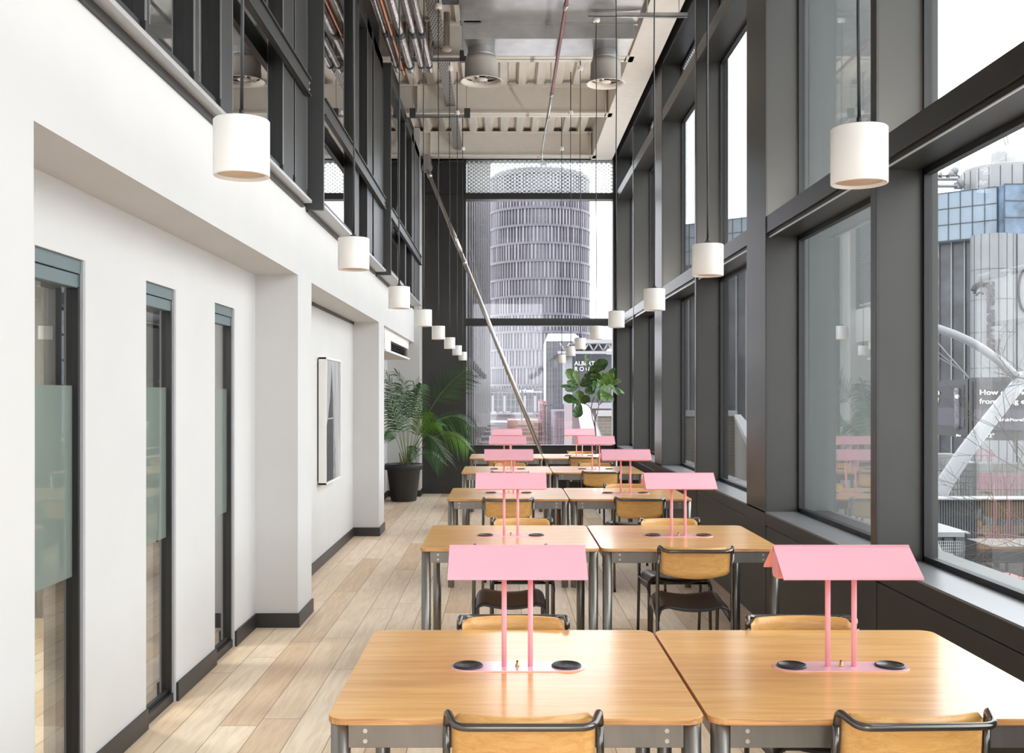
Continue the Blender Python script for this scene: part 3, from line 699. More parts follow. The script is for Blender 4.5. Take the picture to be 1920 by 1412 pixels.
# ================================================================== PLANTS
leafm = mat('palm_leaf_green', (.030, .085, .020), .42, noise=.35, nscale=5)
leafb = mat('palm_young_green', (.09, .21, .025), .42, noise=.3, nscale=5)
stemm = mat('palm_stem', (.20, .27, .09), .5, noise=.2)
trunkf = mat('palm_fibre', (.30, .19, .10), .8, noise=.5, nscale=30)
def pot(parent, x, y, rt, rb, h, rim=.09):
    m = MB(); m.lathe([(.0001, 0), (rb, 0), (rb + .012, .012), (rt - .035, h - rim - .005), (rt - .028, h - rim), (rt, h - rim), (rt, h - .012), (rt - .008, h), (rt - .030, h), (rt - .036, h - .015), (rt - .06, h - .10), (.0001, h - .10)], 48, (x, y, 0)); m.build('pot', potm, parent)
    m = MB(); m.lathe([(.0001, h - .055), (rt * .5, h - .058), (rt - .05, h - .066), (rt - .055, h - .1), (.0001, h - .1)], 36, (x, y, 0)); m.build('soil', soilm, parent)
def bez(p, t):
    a, b, c, d = p; s = 1 - t
    return a * s ** 3 + b * 3 * s * s * t + c * 3 * s * t * t + d * t ** 3
def frond(parent, p, leaf, m_, n=34, start=.35, droop=.35, fold=.5, wl=.011, side=None, r0=.007, ac=1.0):
    p = [Vector(q) for q in p]; K = 26
    pts = [bez(p, i / K) for i in range(K + 1)]
    mb = MB(); mb.tube(pts, r0, 6, 1, r1=.0015)
    for i in range(n):
        t = start + (1 - start) * (i + .5) / n; c = bez(p, t); d = (bez(p, min(1, t + .01)) - bez(p, t - .01)).normalized()
        up = Vector((0, 0, 1)); sv = d.cross(side if side is not None else up)
        if sv.length < .05: sv = Vector((1, 0, 0))
        sv.normalize(); nrm = sv.cross(d).normalized()
        L = leaf * (.45 + .55 * math.sin(math.pi * min(1, (t - start) / (1 - start) * .75 + .18))) * R.uniform(.85, 1.1)
        for sgn in (-1, 1):
            dr = (sv * sgn * ac + d * (.55 + .7 * (t - start) / (1 - start)) - nrm * fold * .4 + Vector((R.uniform(-.1, .1), R.uniform(-.1, .1), R.uniform(-.08, .08)))).normalized()
            q0 = c; segs = 4; prev = None; vs_ = []; 
            for k in range(segs + 1):
                u_ = k / segs; q = q0 + dr * L * u_ + Vector((0, 0, -1)) * droop * L * u_ * u_
                wdt = wl * (1 - u_) ** .7 * (1.0 if k else .35) + .0006
                wv = d * wdt
                if abs(dr.dot(d)) > .85: wv = nrm * wdt
                vs_ += [q - wv, q + wv]
            for q in vs_:
                q.x = max(q.x, -1.86 + .02 * R.random()) if q.y > 12.6 else q.x
                if q.x < -1.34: q.y = min(q.y, 16.66)
                q.y = min(q.y, 17.1)
            mb.add(vs_, [(2 * k, 2 * k + 1, 2 * k + 3, 2 * k + 2) for k in range(segs)], 0, True)
    return mb.build('frond', [m_, stemm], parent)
py_ = 16.05
pc = P(757, 900, py_); px_ = pc.x
palm = empty('potted_palm', (0, 0, 0)); tag(palm, 'large feathery palm in a charcoal pot by the last white niche', 'potted plant')
pot(palm, px_, py_, .292, .185, .575)
for k in range(7):
    a = k * .9; m = MB(); x = px_ + .05 * math.cos(a) + .02; y = py_ + .04 * math.sin(a)
    m.tube([(x, y, .5), (x + .02 * math.cos(a), y, .62), (x + .05 * math.cos(a), y, .74)], .022, 8, r1=.008); m.build('stem_sheath', trunkf if k % 2 else stemm, palm)
B = (764, 866)
FR = [([(758, 868, 0), (750, 800, .15), (742, 745, .2), (728, 712, .2)], .34, 0, .3, .5), ([(762, 868, 0), (756, 805, .2), (752, 745, .25), (760, 706, .25)], .34, 0, .3, .6), ([(766, 868, 0), (775, 800, -.1), (782, 745, -.15), (790, 722, -.1)], .26, 0, .45, .6),
 # control pts (px,py,dy), leaflet length, material, start
    ([(762, 866, 0), (755, 800, -.05), (745, 735, -.1), (722, 700, -.1)], .36, 0, .35, .5),
    ([(764, 866, 0), (763, 790, .0), (768, 730, .05), (742, 697, .0)], .33, 0, .4, .55),
    ([(764, 866, 0), (768, 800, .1), (765, 740, .1), (785, 712, .1)], .30, 0, .45, .6),
    ([(760, 866, 0), (748, 810, -.15), (738, 770, -.25), (723, 735, -.25)], .34, 0, .35, .6),
    ([(766, 866, 0), (790, 800, -.1), (812, 735, -.2), (873, 695, -.25)], .40, 0, .60, .12),
    ([(768, 866, 0), (805, 790, -.1), (845, 755, -.2), (884, 800, -.2)], .34, 0, .50, .55),
    ([(768, 868, 0), (800, 815, -.3), (850, 790, -.4), (880, 842, -.4)], .28, 1, .52, .55),
    ([(766, 868, 0), (785, 810, -.35), (800, 790, -.5), (838, 862, -.55)], .30, 0, .50, .45),
    ([(765, 868, 0), (780, 820, -.3), (785, 790, -.4), (800, 772, -.45)], .26, 1, .42, .4),
    ([(765, 868, 0), (790, 815, -.2), (800, 785, -.2), (828, 798, -.25)], .24, 1, .42, .3),
    ([(758, 868, 0), (748, 835, -.2), (742, 805, -.3), (722, 812, -.3)], .20, 0, .55, .5),
    ([(764, 868, 0), (778, 840, -.35), (778, 815, -.5), (770, 862, -.55)], .20, 0, .42, .4),
    ([(766, 870, 0), (785, 850, -.1), (805, 835, .0), (830, 868, .05)], .26, 0, .42, .55),
    ([(766, 868, 0), (790, 800, .2), (830, 760, .3), (860, 800, .35)], .30, 0, .45, .5)]
for (c, leaf, mi, st, dp) in FR:
    pts = [P(x, y, py_ + d) for x, y, d in c]
    frond(palm, pts, leaf, (leafm, leafb)[mi], n=20 if leaf > .25 else 15, start=st, droop=dp, side=Vector((0, -1, .25)) if dp < .2 else Vector((.2, -.9, .6)), wl=.0135, ac=.6 if (leaf >= .30 and st <= .45) else 1.0)
# ---- fiddle leaf fig
fy = 16.45
fig = empty('fiddle_leaf_fig', (0, 0, 0)); tag(fig, 'fiddle leaf fig with broad leaves in the corner before the end window', 'potted plant')
f0 = P(1117, 900, fy); pot(fig, f0.x, fy, .20, .14, .40, .06)
barkm = mat('fig_bark', (.16, .11, .08), .8, noise=.4, nscale=30)
def fp(px, py, d=0): return P(px, py, fy + d)
m = MB(); m.tube([(f0.x, fy, .3)] + [fp(*q) for q in ((1118, 860), (1118, 830), (1116, 800), (1115, 787))], .017, 8, r1=.010); m.build('trunk', barkm, fig)
for br in ([(1115, 800), (1111, 785), (1108, 766), (1101, 759), (1094, 757)], [(1115, 787), (1120, 775), (1123, 759), (1118, 745), (1113, 730), (1105, 710), (1101, 690)], [(1108, 766), (1111, 752), (1116, 742)], [(1123, 759), (1132, 752), (1138, 745), (1145, 735)], [(1094, 757), (1088, 745), (1086, 730), (1085, 720)]):
    m = MB(); m.tube([fp(*q) for q in br], .008, 7, r1=.005); m.build('branch', barkm, fig)
fl_d = mat('fig_leaf_green', (.034, .090, .018), .35, noise=.3, nscale=9); fl_b = mat('fig_leaf_bright', (.10, .21, .035), .35, noise=.25, nscale=9); fl_u = mat('fig_leaf_pale', (.24, .36, .17), .45, noise=.15, nscale=9)
veinm = mat('fig_leaf_vein', (.24, .34, .13), .5)
def figleaf(b, tip, wd, m_, tilt=0.0, db=0, dt=-.1, curl=.05):
    b = fp(*b, db); tip = fp(*tip, dt); ax = tip - b; L = ax.length; ax.normalize()
    nrm = Vector((math.sin(tilt), -1, .35)).normalized(); sv = ax.cross(nrm).normalized(); nrm = sv.cross(ax).normalized()
    if nrm.y > 0: nrm = -nrm
    W = wd / F * fy / 2; n = 14; mb = MB(); rows = []
    for i in range(n + 1):
        u_ = i / n
        prof = (math.sin(math.pi * u_ ** 1.25) ** .6) * (.62 + .38 * u_) * (1 - .16 * math.exp(-((u_ - .42) / .13) ** 2))
        w_ = W * prof + .001; row = []
        for k in (-1, -.66, -.33, 0, .33, .66, 1):
            wav = .10 * W * math.sin(u_ * 22 + k * 2) * abs(k)
            q = b + ax * L * u_ + sv * w_ * k + nrm * (abs(k) ** 1.5 * w_ * .28 + wav - curl * L * (u_ - .3) ** 2 * 1.5)
            row.append(q)
        rows.append(row)
    vs_ = [q for row in rows for q in row]; fs = [(i * 7 + j, i * 7 + j + 1, (i + 1) * 7 + j + 1, (i + 1) * 7 + j) for i in range(n) for j in range(6)]
    mb.add(vs_, fs, 0, True)
    mb.tube([rows[i][3] + nrm * .002 for i in range(n + 1)], .0028, 5, 1, r1=.001)
    for i in range(2, n - 1, 2):
        for s_ in (0, 6):
            a = rows[i][3] + nrm * .002; c = rows[min(n, i + 2)][1 if s_ == 0 else 5] + nrm * .0025
            mb.tube([a, (a + c) / 2 , c], .0013, 4, 1, r1=.0006)
    mb.build('leaf', [m_, veinm], fig)
LV = [((1101, 697), (1099, 663), 13, 0, .9), ((1103, 697), (1140, 678), 24, 0, 0), ((1100, 700), (1130, 690), 16, 0, .2), ((1085, 722), (1062, 692), 22, 1, .2), ((1086, 722), (1078, 695), 15, 2, -.2), ((1087, 724), (1113, 705), 26, 0, 0),
      ((1085, 726), (1063, 716), 14, 0, -.3), ((1082, 725), (1050, 724), 8, 2, 0), ((1083, 728), (1060, 731), 14, 0, .1), ((1088, 724), (1110, 716), 16, 0, .4), ((1088, 756), (1056, 744), 19, 0, 0), ((1089, 757), (1084, 732), 20, 1, 0),
      ((1091, 757), (1104, 742), 18, 0, .3), ((1088, 756), (1080, 783), 22, 0, 0), ((1090, 758), (1080, 760), 12, 0, 0), ((1112, 728), (1096, 736), 14, 2, 0), ((1110, 722), (1105, 740), 18, 0, 0), ((1124, 728), (1131, 698), 22, 1, 0), ((1128, 724), (1150, 700), 24, 1, .2),
      ((1145, 720), (1152, 690), 18, 0, -.3), ((1124, 730), (1150, 722), 18, 2, .3), ((1144, 722), (1164, 713), 13, 2, .3), ((1125, 730), (1124, 750), 20, 2, -.3), ((1126, 731), (1138, 752), 20, 1, .1), ((1128, 732), (1151, 752), 12, 2, -.4), ((1150, 724), (1160, 740), 14, 0, .2), ((1150, 724), (1171, 738), 5, 2, .2), ((1115, 722), (1118, 697), 22, 0, 0), ((1115, 735), (1112, 716), 20, 0, .4)]
for (b, tp, wd, mi, ti) in LV:
    figleaf(b, tp, wd * 1.12, (fl_d, fl_b, fl_u)[mi], ti, R.uniform(-.05, .05), R.uniform(-.18, .05))
# ================================================================== CEILING SERVICES
# perforated cable tray
tr_ = MB(); x0, x1, z = -.80, -.672, 5.64
perf = bpy.data.materials.new('perforated_tray'); perf.use_nodes = True; nt = perf.node_tree; pb = nt.nodes['Principled BSDF']; mth = math_chain(nt)
tc = nt.nodes.new('ShaderNodeTexCoord'); sp = nt.nodes.new('ShaderNodeSeparateXYZ'); nt.links.new(tc.outputs['Object'], sp.inputs[0])
fx = mth('SINE', mth('MULTIPLY', sp.outputs['X'], 2 * math.pi / .032)); fy2 = mth('SINE', mth('MULTIPLY', sp.outputs['Y'], 2 * math.pi / .12))
g = mth('GREATER_THAN', mth('MULTIPLY', fx, fy2), .25); mxn = nt.nodes.new('ShaderNodeMix'); mxn.data_type = 'RGBA'; nt.links.new(g, mxn.inputs[0])
mxn.inputs[6].default_value = (.40, .39, .38, 1); mxn.inputs[7].default_value = (.02, .02, .02, 1); nt.links.new(mxn.outputs[2], pb.inputs['Base Color']); pb.inputs['Roughness'].default_value = .45
tr_.box(x0, x1, YB, 17.0, z, z + .002); tr_.box(x0, x0 + .002, YB, 17.0, z, z + .05); tr_.box(x1 - .002, x1, YB, 17.0, z, z + .05)
tag(tr_.build('cable_tray', perf), 'perforated steel cable tray running along the ceiling left of the duct', 'cable tray')
# pipes
def pipe(name, lab, x, z, r, m_, y1=11.9, drop=True, sub=None, bx=0):
    t = empty(name, (0, 0, 0)); tag(t, lab, 'pipe')
    pts = fillet([(x, YB, z), (x + bx, y1 - .75, z), (x + bx, y1, z - .01)], .1) if not drop else fillet([(x, YB, z), (x, y1, z), (x, y1 + .02, DECK - .01)], r * 2.2)
    m = MB(); m.tube(pts, r, 14); m.build('run', m_, t)
    MB().tube([(x, y1 - 1.35, z), (x, y1 - 1.2, z)], r * 1.12, 14).build('collar', darkgrey, t); MB().tube([(x, y1 - .25, z), (x, y1 - .21, z)], r * 1.18, 14).build('collar', darkgrey, t)
    return t
pipe('insulated_pipe', 'foil wrapped pipe nearest the left windows, just outside the copper pipe', -1.215, 5.33, .026, foil)
pipe('copper_pipe', 'bare copper coloured pipe between the foil wrapped ones', -1.145, 5.29, .018, copper)
pipe('insulated_pipe', 'thickest foil wrapped pipe, just right of the copper one', -1.06, 5.33, .042, foil)
pipe('insulated_pipe', 'slimmer foil wrapped pipe, second from the cable tray', -.93, 5.33, .032, foil)
pipe('insulated_pipe', 'slimmer foil wrapped pipe, the one nearest the cable tray', -.84, 5.33, .032, foil)
# sprinkler pipe
sp_ = empty('sprinkler_pipe', (0, 0, 0)); tag(sp_, 'long sprinkler pipe, maroon near us and bare steel further away', 'pipe')
MB().tube([(.562, YB, 5.16), (.56, 12.2, 5.16)], .018, 12).build('painted_length', red, sp_)
MB().tube([(.56, 12.2, 5.16), (.55, 15.1, 5.17)], .016, 12).build('steel_length', galv, sp_)
for y, r_ in ((9.4, .026), (12.15, .024), (13.2, .023)): MB().tube([(.56, y, 5.162), (.56, y + .09, 5.162)], r_, 12).build('coupling', galv, sp_)
for y in (7.4, 12.4): MB().tube([(.56, y, 5.17), (.56, y, DECK)], .005, 6).build('hanger_rod', galv, sp_)
m = MB(); m.tube([(.55, 15.09, 5.17), (.55, 15.13, 5.11), (.55, 15.15, 5.06)], .012, 8); m.lathe([(.0001, 0), (.022, 0), (.022, .006), (.0001, .006)], 12, (.55, 15.15, 5.055)); m.tube([(.55, 15.13, 5.11), (.49, 15.13, 5.09)], .010, 8); m.build('sprinkler_head', boltm, sp_)
# duct box with two swirl diffusers
du = empty('air_duct', (0, 0, 0)); tag(du, 'galvanised rectangular air duct crossing the hall under the ceiling', 'duct')
m = MB(); m.box(-.43, 1.33, 8.3, 10.42, 5.36, 5.505); m.build('main_box', galv, du, .004)
m = MB(); m.box(-.42, 1.30, 10.42, 10.95, 5.20, 5.42); m.build('plenum', galv, du, .004)
m = MB(); m.box(-.44, 1.34, 10.40, 10.44, 5.34, 5.38); m.box(-.44, 1.34, 9.6, 9.615, 5.345, 5.36); m.box(-.44, 1.34, 9.0, 9.015, 5.345, 5.36); m.build('flange', galv, du)
m = MB(); m.box(-.40, -.23, 10.36, 10.41, 5.36, 5.42); m.build('label_plate', mat('pale_label', (.6, .6, .58), .5), du)
m = MB(); m.box(-.60, -.44, 9.5, 10.1, 5.42, 5.62); m.build('junction_box', darkgrey, du, .003)
diffm = mat('off_white_diffuser', srgb(206, 198, 190), .45)
def diffuser(x, y, r, lab):
    t = empty('swirl_diffuser', (x, y, 4.86)); tag(t, lab, 'air vent', 'round ceiling diffusers')
    m = MB(); m.lathe([(r, 0), (r + .002, .004), (r * .80, .022), (r * .78, .20), (r * .74, .235), (r * .66, .25)], 40); m.build('body', diffm, t)
    m = MB(); m.lathe([(r, 0), (r * .97, -.002), (r * .86, .016), (r * .77, .045)], 40); m.build('bell', diffm, t)
    m = MB(); m.lathe([(r * .77, .045), (r * .74, .12), (.0001, .13)], 40); m.build('throat', darkgrey, t)
    m = MB(); m.lathe([(r * .66, .25), (r * .64, .34)], 32); m.lathe([(r * .655, .262), (r * .69, .27), (r * .655, .278)], 32); m.build('neck', galv, t)
    m = MB(); m.lathe([(.0001, .018), (r * .29, .018), (r * .30, .026), (.0001, .03)], 28); m.build('centre_disc', diffm, t)
    for k in range(6):
        a = k * 2 * math.pi / 6; b = MB(); 
        p0 = Vector((math.cos(a), math.sin(a), 0)); p1 = Vector((math.cos(a + .35), math.sin(a + .35), 0)); p2 = Vector((math.cos(a + .55), math.sin(a + .55), 0))
        q = [p0 * r * .28 + Vector((0, 0, .022)), p0 * r * .74 + Vector((0, 0, .03)), p2 * r * .72 + Vector((0, 0, .075)), p1 * r * .28 + Vector((0, 0, .06))]
        b.add(q + [v + Vector((0, 0, .004)) for v in q], [(0, 1, 2, 3), (7, 6, 5, 4), (0, 4, 5, 1), (1, 5, 6, 2), (2, 6, 7, 3), (3, 7, 4, 0)]); b.build('blade', diffm, t)
    return t
diffuser(-.232, 10.72, .218, 'round swirl diffuser under the left end of the duct')
diffuser(1.055, 10.80, .200, 'round swirl diffuser under the right end of the duct')
# struts
def strut(x0, x1, y, z, lab, boxes=()):
    t = empty('strut_rail', (0, 0, 0)); tag(t, lab, 'support rail')
    m = MB(); m.box(x0, x1, y - .02, y + .02, z, z + .006); m.box(x0, x1, y - .02, y - .016, z, z + .04); m.box(x0, x1, y + .016, y + .02, z, z + .04); m.build('channel', galv, t)
    for xx, zt2 in (((x0 + .05, DECK), (x1 - .05, DECK)) if x0 < 0 else ((1.39, DECK), (1.70, 5.52))): MB().tube([(xx, y, z), (xx, y, zt2)], .005, 6).build('hanger_rod', galv, t)
    for xx in boxes: MB().box(xx - .04, xx + .04, y - .03, y + .03, z - .005, z + .12).build('bracket', darkgrey, t, .003)
strut(.82, 1.78, 10.1, 5.30, 'steel strut rail reaching across the long cream beam', ())
strut(-1.28, -.42, 11.75, 5.40, 'steel strut rail under the ends of the foil pipes', (-.46,))
strut(-1.28, -.46, 14.12, 5.40, 'steel strut rail crossing below the tray near the end window', (-1.24, -.50))
def smoke(x, y, z, r, lab):
    t = MB(); t.lathe([(.0001, 0), (r * .8, 0), (r, .012), (r, .04), (r * .6, .05), (r * .6, 5.64 - z)], 24, (x, y, z)); tag(t.build('smoke_detector', diffm), lab, 'smoke detector')
smoke(-.60, 10.9, 5.24, .055, 'wide white ceiling sensor hanging under the tray near the duct')
# far cable loops
m = MB(); m.tube(fillet([(-1.1, 17.17, 5.0), (-1.1, 17.17, 5.47), (-1.0, 17.18, 5.50), (-.66, 17.18, 5.50)], .05), .012, 8); tag(m.build('conduit', cablem), 'thin dark conduit looping over the top of the far dark panel', 'conduit')
# diagonal brace
br = empty('diagonal_brace', (0, 0, 0)); tag(br, 'long diagonal steel tube brace in front of the end window', 'brace')
A = P(801, 318, 16.85); Bp = P(1015, 850, 16.85); dirv = (Bp - A).normalized(); E_ = Bp + dirv * ((Bp.z - .02) / -dirv.z)
bracem = mat('brushed_steel_brace', (.55, .52, .47), .28, metal=.85)
MB().tube([A, E_], .034, 18).build('tube', bracem, br)
m = MB()
for tt in (.012, .28): MB().tube([A + (E_ - A) * tt, A + (E_ - A) * (tt + .012)], .042, 18).build('coupler', bracem, br)
MB().tube([A + (E_ - A) * .17, A + (E_ - A) * .25], .039, 18, r1=.044).build('coupler', bracem, br)
m = MB(); m.tube([A + Vector((0, -.03, .03)), A + Vector((0, .03, .03))], .085, 24); m.build('end_plate', bracem, br)
MB().box(A.x - .05, A.x + .05, 16.80, 17.19, A.z + .02, 5.52).build('bracket', galv, br, .003)
MB().lathe([(.0001, 0), (.07, 0), (.07, .012), (.0001, .012)], 24, (E_.x, E_.y, 0)).build('floor_plate', bracem, br)
# ================================================================== THE CITY OUTSIDE
GZ = -6.0
gr = MB(); gr.box(-400, 400, -400, 500, GZ - .2, GZ)
struct(gr, 'ground', mat('street_paving', (.60, .59, .58), .85, noise=.2, nscale=.3), 'grey street level outside')
pale = mat('pale_render', (0.1482, 0.1482, 0.1560), .7, noise=.06); lilac = mat('tower_fin_metal', (0.1326, 0.1287, 0.1443), .5); glz = mat('tower_glass', (0.0780, 0.0780, 0.0975), .25, noise=.55, nscale=.09)
bandm = mat('tower_band', (0.0585, 0.0569, 0.0702), .5)
# round tower
tw = empty('round_tower', (0, 0, GZ)); tag(tw, 'round glass office tower with vertical fins beyond the end window', 'building')
TY = 240.0; c_ = P(1011, 741, TY); tr = 11.6; zt = P(0, 328, TY).z - GZ
m = MB(); m.lathe([(tr - .5, 0), (tr - .5, zt - .6), (tr - 1.5, zt), (.01, zt + .3)], 96, (c_.x, TY, 0), smooth=False); m.build('glass_drum', glz, tw)
N = 92; m = MB(); m2 = MB()
fl_h = 31.8 * TY / F; ztopband = P(0, 373, TY).z - GZ; nb = int(ztopband / fl_h) + 1
for k in range(-1, nb):
    z = ztopband - k * fl_h
    if z < 2 or z > zt: continue
    m = MB(); m.lathe([(tr - .5, z - .28), (tr + .16, z - .28), (tr + .16, z + .28), (tr - .5, z + .28)], 96, (c_.x, TY, 0), smooth=False); m.build('floor_band', bandm, tw)
m = MB()
for i in range(N):
    a = 2 * math.pi * i / N
    for k in range(-1, nb):
        z = ztopband - k * fl_h
        if z - fl_h < 0: continue
        aa = a + (0.5 * 2 * math.pi / N if k % 2 else 0)
        if math.sin(aa) > .25: continue
        w_ = .16 if R.random() < .6 else .34
        M = Matrix.Translation((c_.x, TY, 0)) @ Matrix.Rotation(aa, 4, 'Z')
        m.box(tr - .6, tr + .05, -w_ / 2, w_ / 2, z - fl_h, min(z, zt - .2), M=M)
m.build('cladding_fins', lilac, tw)
m = MB(); m.box(c_.x - 1, c_.x + 3, TY - 1, TY + 1, zt, zt + 1.0); m.box(c_.x + .8, c_.x + 1.0, TY, TY + .2, zt, zt + 6); m.box(c_.x + .2, c_.x + 1.8, TY, TY + .2, zt + 2, zt + 4.2); m.build('roof_mast', pale, tw)
# street fronts below the tower
def block(name, lab, x0, x1, y0, y1, Y, m_, depth=8.0, cat='building'):
    t = empty(name, (0, 0, 0)); tag(t, lab, cat)
    a = P(x0, y1, Y); b = P(x1, y0, Y); m = MB(); m.box(a.x, b.x, Y, Y + depth, max(a.z, GZ) if y1 < 2000 else GZ, b.z); m.build('wall', m_, t)
    return t
def grid(parent, name, x0, x1, y0, y1, Y, nx, ny, m_, wpx=1.2, hpx=1.2, d=.12):
    m = MB(); s = Y / F
    for i in range(nx + 1):
        x = P(x0 + (x1 - x0) * i / nx, 0, Y).x; m.box(x - wpx * s / 2, x + wpx * s / 2, Y - d, Y, P(0, y1, Y).z, P(0, y0, Y).z)
    for j in range(ny + 1):
        z = P(0, y0 + (y1 - y0) * j / ny, Y).z; m.box(P(x0, 0, Y).x, P(x1, 0, Y).x, Y - d * .8, Y, z - hpx * s / 2, z + hpx * s / 2)
    m.build(name, m_, parent)
wht = mat('white_mullion', (0.1872, 0.1872, 0.1911), .5); dkg = mat('dark_glass_front', (.035, .037, .045), .25, noise=.6, nscale=.35); bluegl = mat('blue_mirror_glass', (.15, .19, .235), .35, noise=.06, nscale=.4)
bluedk = mat('deep_blue_glass', (0.0780, 0.1170, 0.1716), .12, noise=.6, nscale=.5)
st = block('hotel_front', 'grey low hotel front with small white lettering at the tower foot', 916, 1024, 728, 2100, 200, mat('hotel_grey', (0.0429, 0.0429, 0.0515), .6, noise=.6, nscale=.25))
grid(st, 'window_grid', 918, 1022, 736, 790, 200, 13, 4, pale, 1.0, .8)
for x in (924, 946, 984, 1003): MB().box(P(x, 0, 199.6).x - .25, P(x, 0, 199.6).x + .25, 199.3, 199.9, GZ, P(0, 742, 199.6).z).build('column', pale, st)
signw = mat('white_lettering', (.75, .75, .75), .5)
def sign(parent, s, px, py, Y, hpx, sx=1.0, m_=None, ext=.02, bold=0.0, rz=0.0):
    p = P(px, py, Y); M = Matrix.Translation(p) @ Matrix.Rotation(rz, 4, 'Z') @ Matrix.Rotation(math.pi / 2, 4, 'X')
    return text_mesh('sign_letters', s, hpx * Y / F / .72, m_ or signw, parent, M, ext, bold, sx)
sign(st, "art'otel", 974, 735.5, 199.2, 6.5, 1.0, bold=.01)
MB().box(P(998, 0, 199.2).x, P(1016, 0, 199.2).x, 199.15, 199.2, P(0, 735.4, 199.2).z, P(0, 734.2, 199.2).z).build('sign_bar', signw, st)
bkm = brick('red_brick', (.34, .17, .12), (.28, .13, .09), (.30, .24, .2), .5)
orm = mat('orange_hoarding', (0.1560, 0.0936, 0.0741), .8, noise=.2, nscale=1)
b1 = block('white_annex', 'low white roofed annex in front of the hotel, behind the aisle side lamps', 914, 1011, 776, 2100, 120, pale); grid(b1, 'roof_kerb', 914, 1011, 774, 778, 120, 1, 1, wht, .5, 2)
for (x, w_) in ((926, 8), (939, 7), (953, 9)): MB().box(P(x - w_ / 2, 0, 119).x, P(x + w_ / 2, 0, 119).x, 119, 121, P(0, 777, 120).z, P(0, 772, 120).z).build('roof_unit', wht, b1)
b2 = block('brick_building', 'low orange brick wall building beside the diagonal brace', 952, 1010, 788, 2100, 110, orm)
b3 = block('slatted_shed', 'grey slatted shed behind the furthest aisle side lamp', 914, 951, 792, 2100, 105, pale)
grid(b3, 'slats', 914, 951, 793, 830, 105, 1, 9, mat('slat_dark', (.10, .10, .1), .6), .3, 1.1)
b4 = block('glass_tower', 'slim grey glass building beside the round tower, with a sloping glass top', 1024, 1072, 640, 2100, 130, mat('slim_glass', (0.0429, 0.0452, 0.0530), .3, noise=.5, nscale=.3))
grid(b4, 'window_grid', 1024, 1072, 640, 820, 130, 9, 18, mat('slim_mullion', (0.0936, 0.0936, 0.1053), .5), .9, .7)
m = MB(); a = P(1024, 640, 130); b = P(1082, 622, 130); m.add([(a.x, 130, a.z), (b.x + 1, 130, a.z), (b.x, 134, b.z), (a.x + .4, 134, b.z), (a.x, 138, a.z), (b.x + 1, 138, a.z)], [(0, 1, 2, 3), (3, 2, 5, 4), (0, 3, 4), (1, 5, 2)]); m.build('glass_roof', wht, b4)
b5 = block('red_terrace', 'narrow terrace house in pinkish red brick below the slim glass building', 1011, 1026, 752, 2100, 115, mat('pinkish_brick', (0.1716, 0.0780, 0.0741), .8, noise=.4, nscale=1), 4.0); grid(b5, 'window_grid', 1012, 1025, 757, 830, 115, 3, 7, pale, .9, 1.0)
b6 = block('mauve_building', 'mauve street front behind the window side lamps', 1040, 1078, 770, 2100, 100, mat('mauve_front', (0.0702, 0.0507, 0.0624), .7, noise=.3, nscale=.5)); grid(b6, 'window_grid', 1042, 1078, 772, 830, 100, 6, 4, pale, .5, .5)
# club building with white lettering and trussed roof
b7 = block('lettered_hall', 'grey hall with white capital letters on its front beside the fig', 1073, 1168, 664, 760, 60, mat('hall_grey', (0.0507, 0.0530, 0.0624), .6, noise=.08), 10)
sign(b7, 'ALBERT', 1077, 685, 59.9, 8.0, 1.0, bold=.004); sign(b7, 'R O U', 1077, 695.5, 59.9, 8.0, .95, bold=.004)
sg = bpy.data.objects
m = MB(); a = P(1046, 662, 57); b = P(1175, 640, 57); a2 = P(1075, 640, 57)
m.add([(a.x, 57, a.z), (b.x, 57, a.z + .12), (b.x, 57, b.z), (a2.x, 57, a2.z), (a.x, 68, a.z), (b.x, 68, a.z + .12), (b.x, 68, b.z), (a2.x, 68, a2.z)], [(4, 5, 6, 7), (0, 4, 7, 3), (3, 7, 6, 2)])
m.box(a2.x, b.x, 56.8, 57, b.z - .12, b.z + .10); m.box(a.x, b.x, 56.8, 57, a.z - .05, a.z + .10); m.build('roof_edge', wht, b7)
m = MB(); xs_ = [P(1050 + 9 * k, 0, 56.9).x for k in range(15)]
for k in range(14): m.tube([(xs_[k], 56.9, (a.z + .1) if k % 2 else (b.z - .1)), (xs_[k + 1], 56.9, (b.z - .1) if k % 2 else (a.z + .1))], .045, 6)
m.build('truss', wht, b7)
MB().box(P(1078, 0, 59.5).x, P(1150, 0, 59.5).x, 59.4, 59.9, P(0, 766, 59.5).z, P(0, 755, 59.5).z).build('white_kerb', wht, b7)
MB().box(P(1073, 0, 60).x, P(1168, 0, 60).x, 60.2, 68, GZ, P(0, 760, 60).z).build('lower_wall', mat('hall_lower', (0.0936, 0.0663, 0.0663), .7, noise=.3, nscale=1), b7)
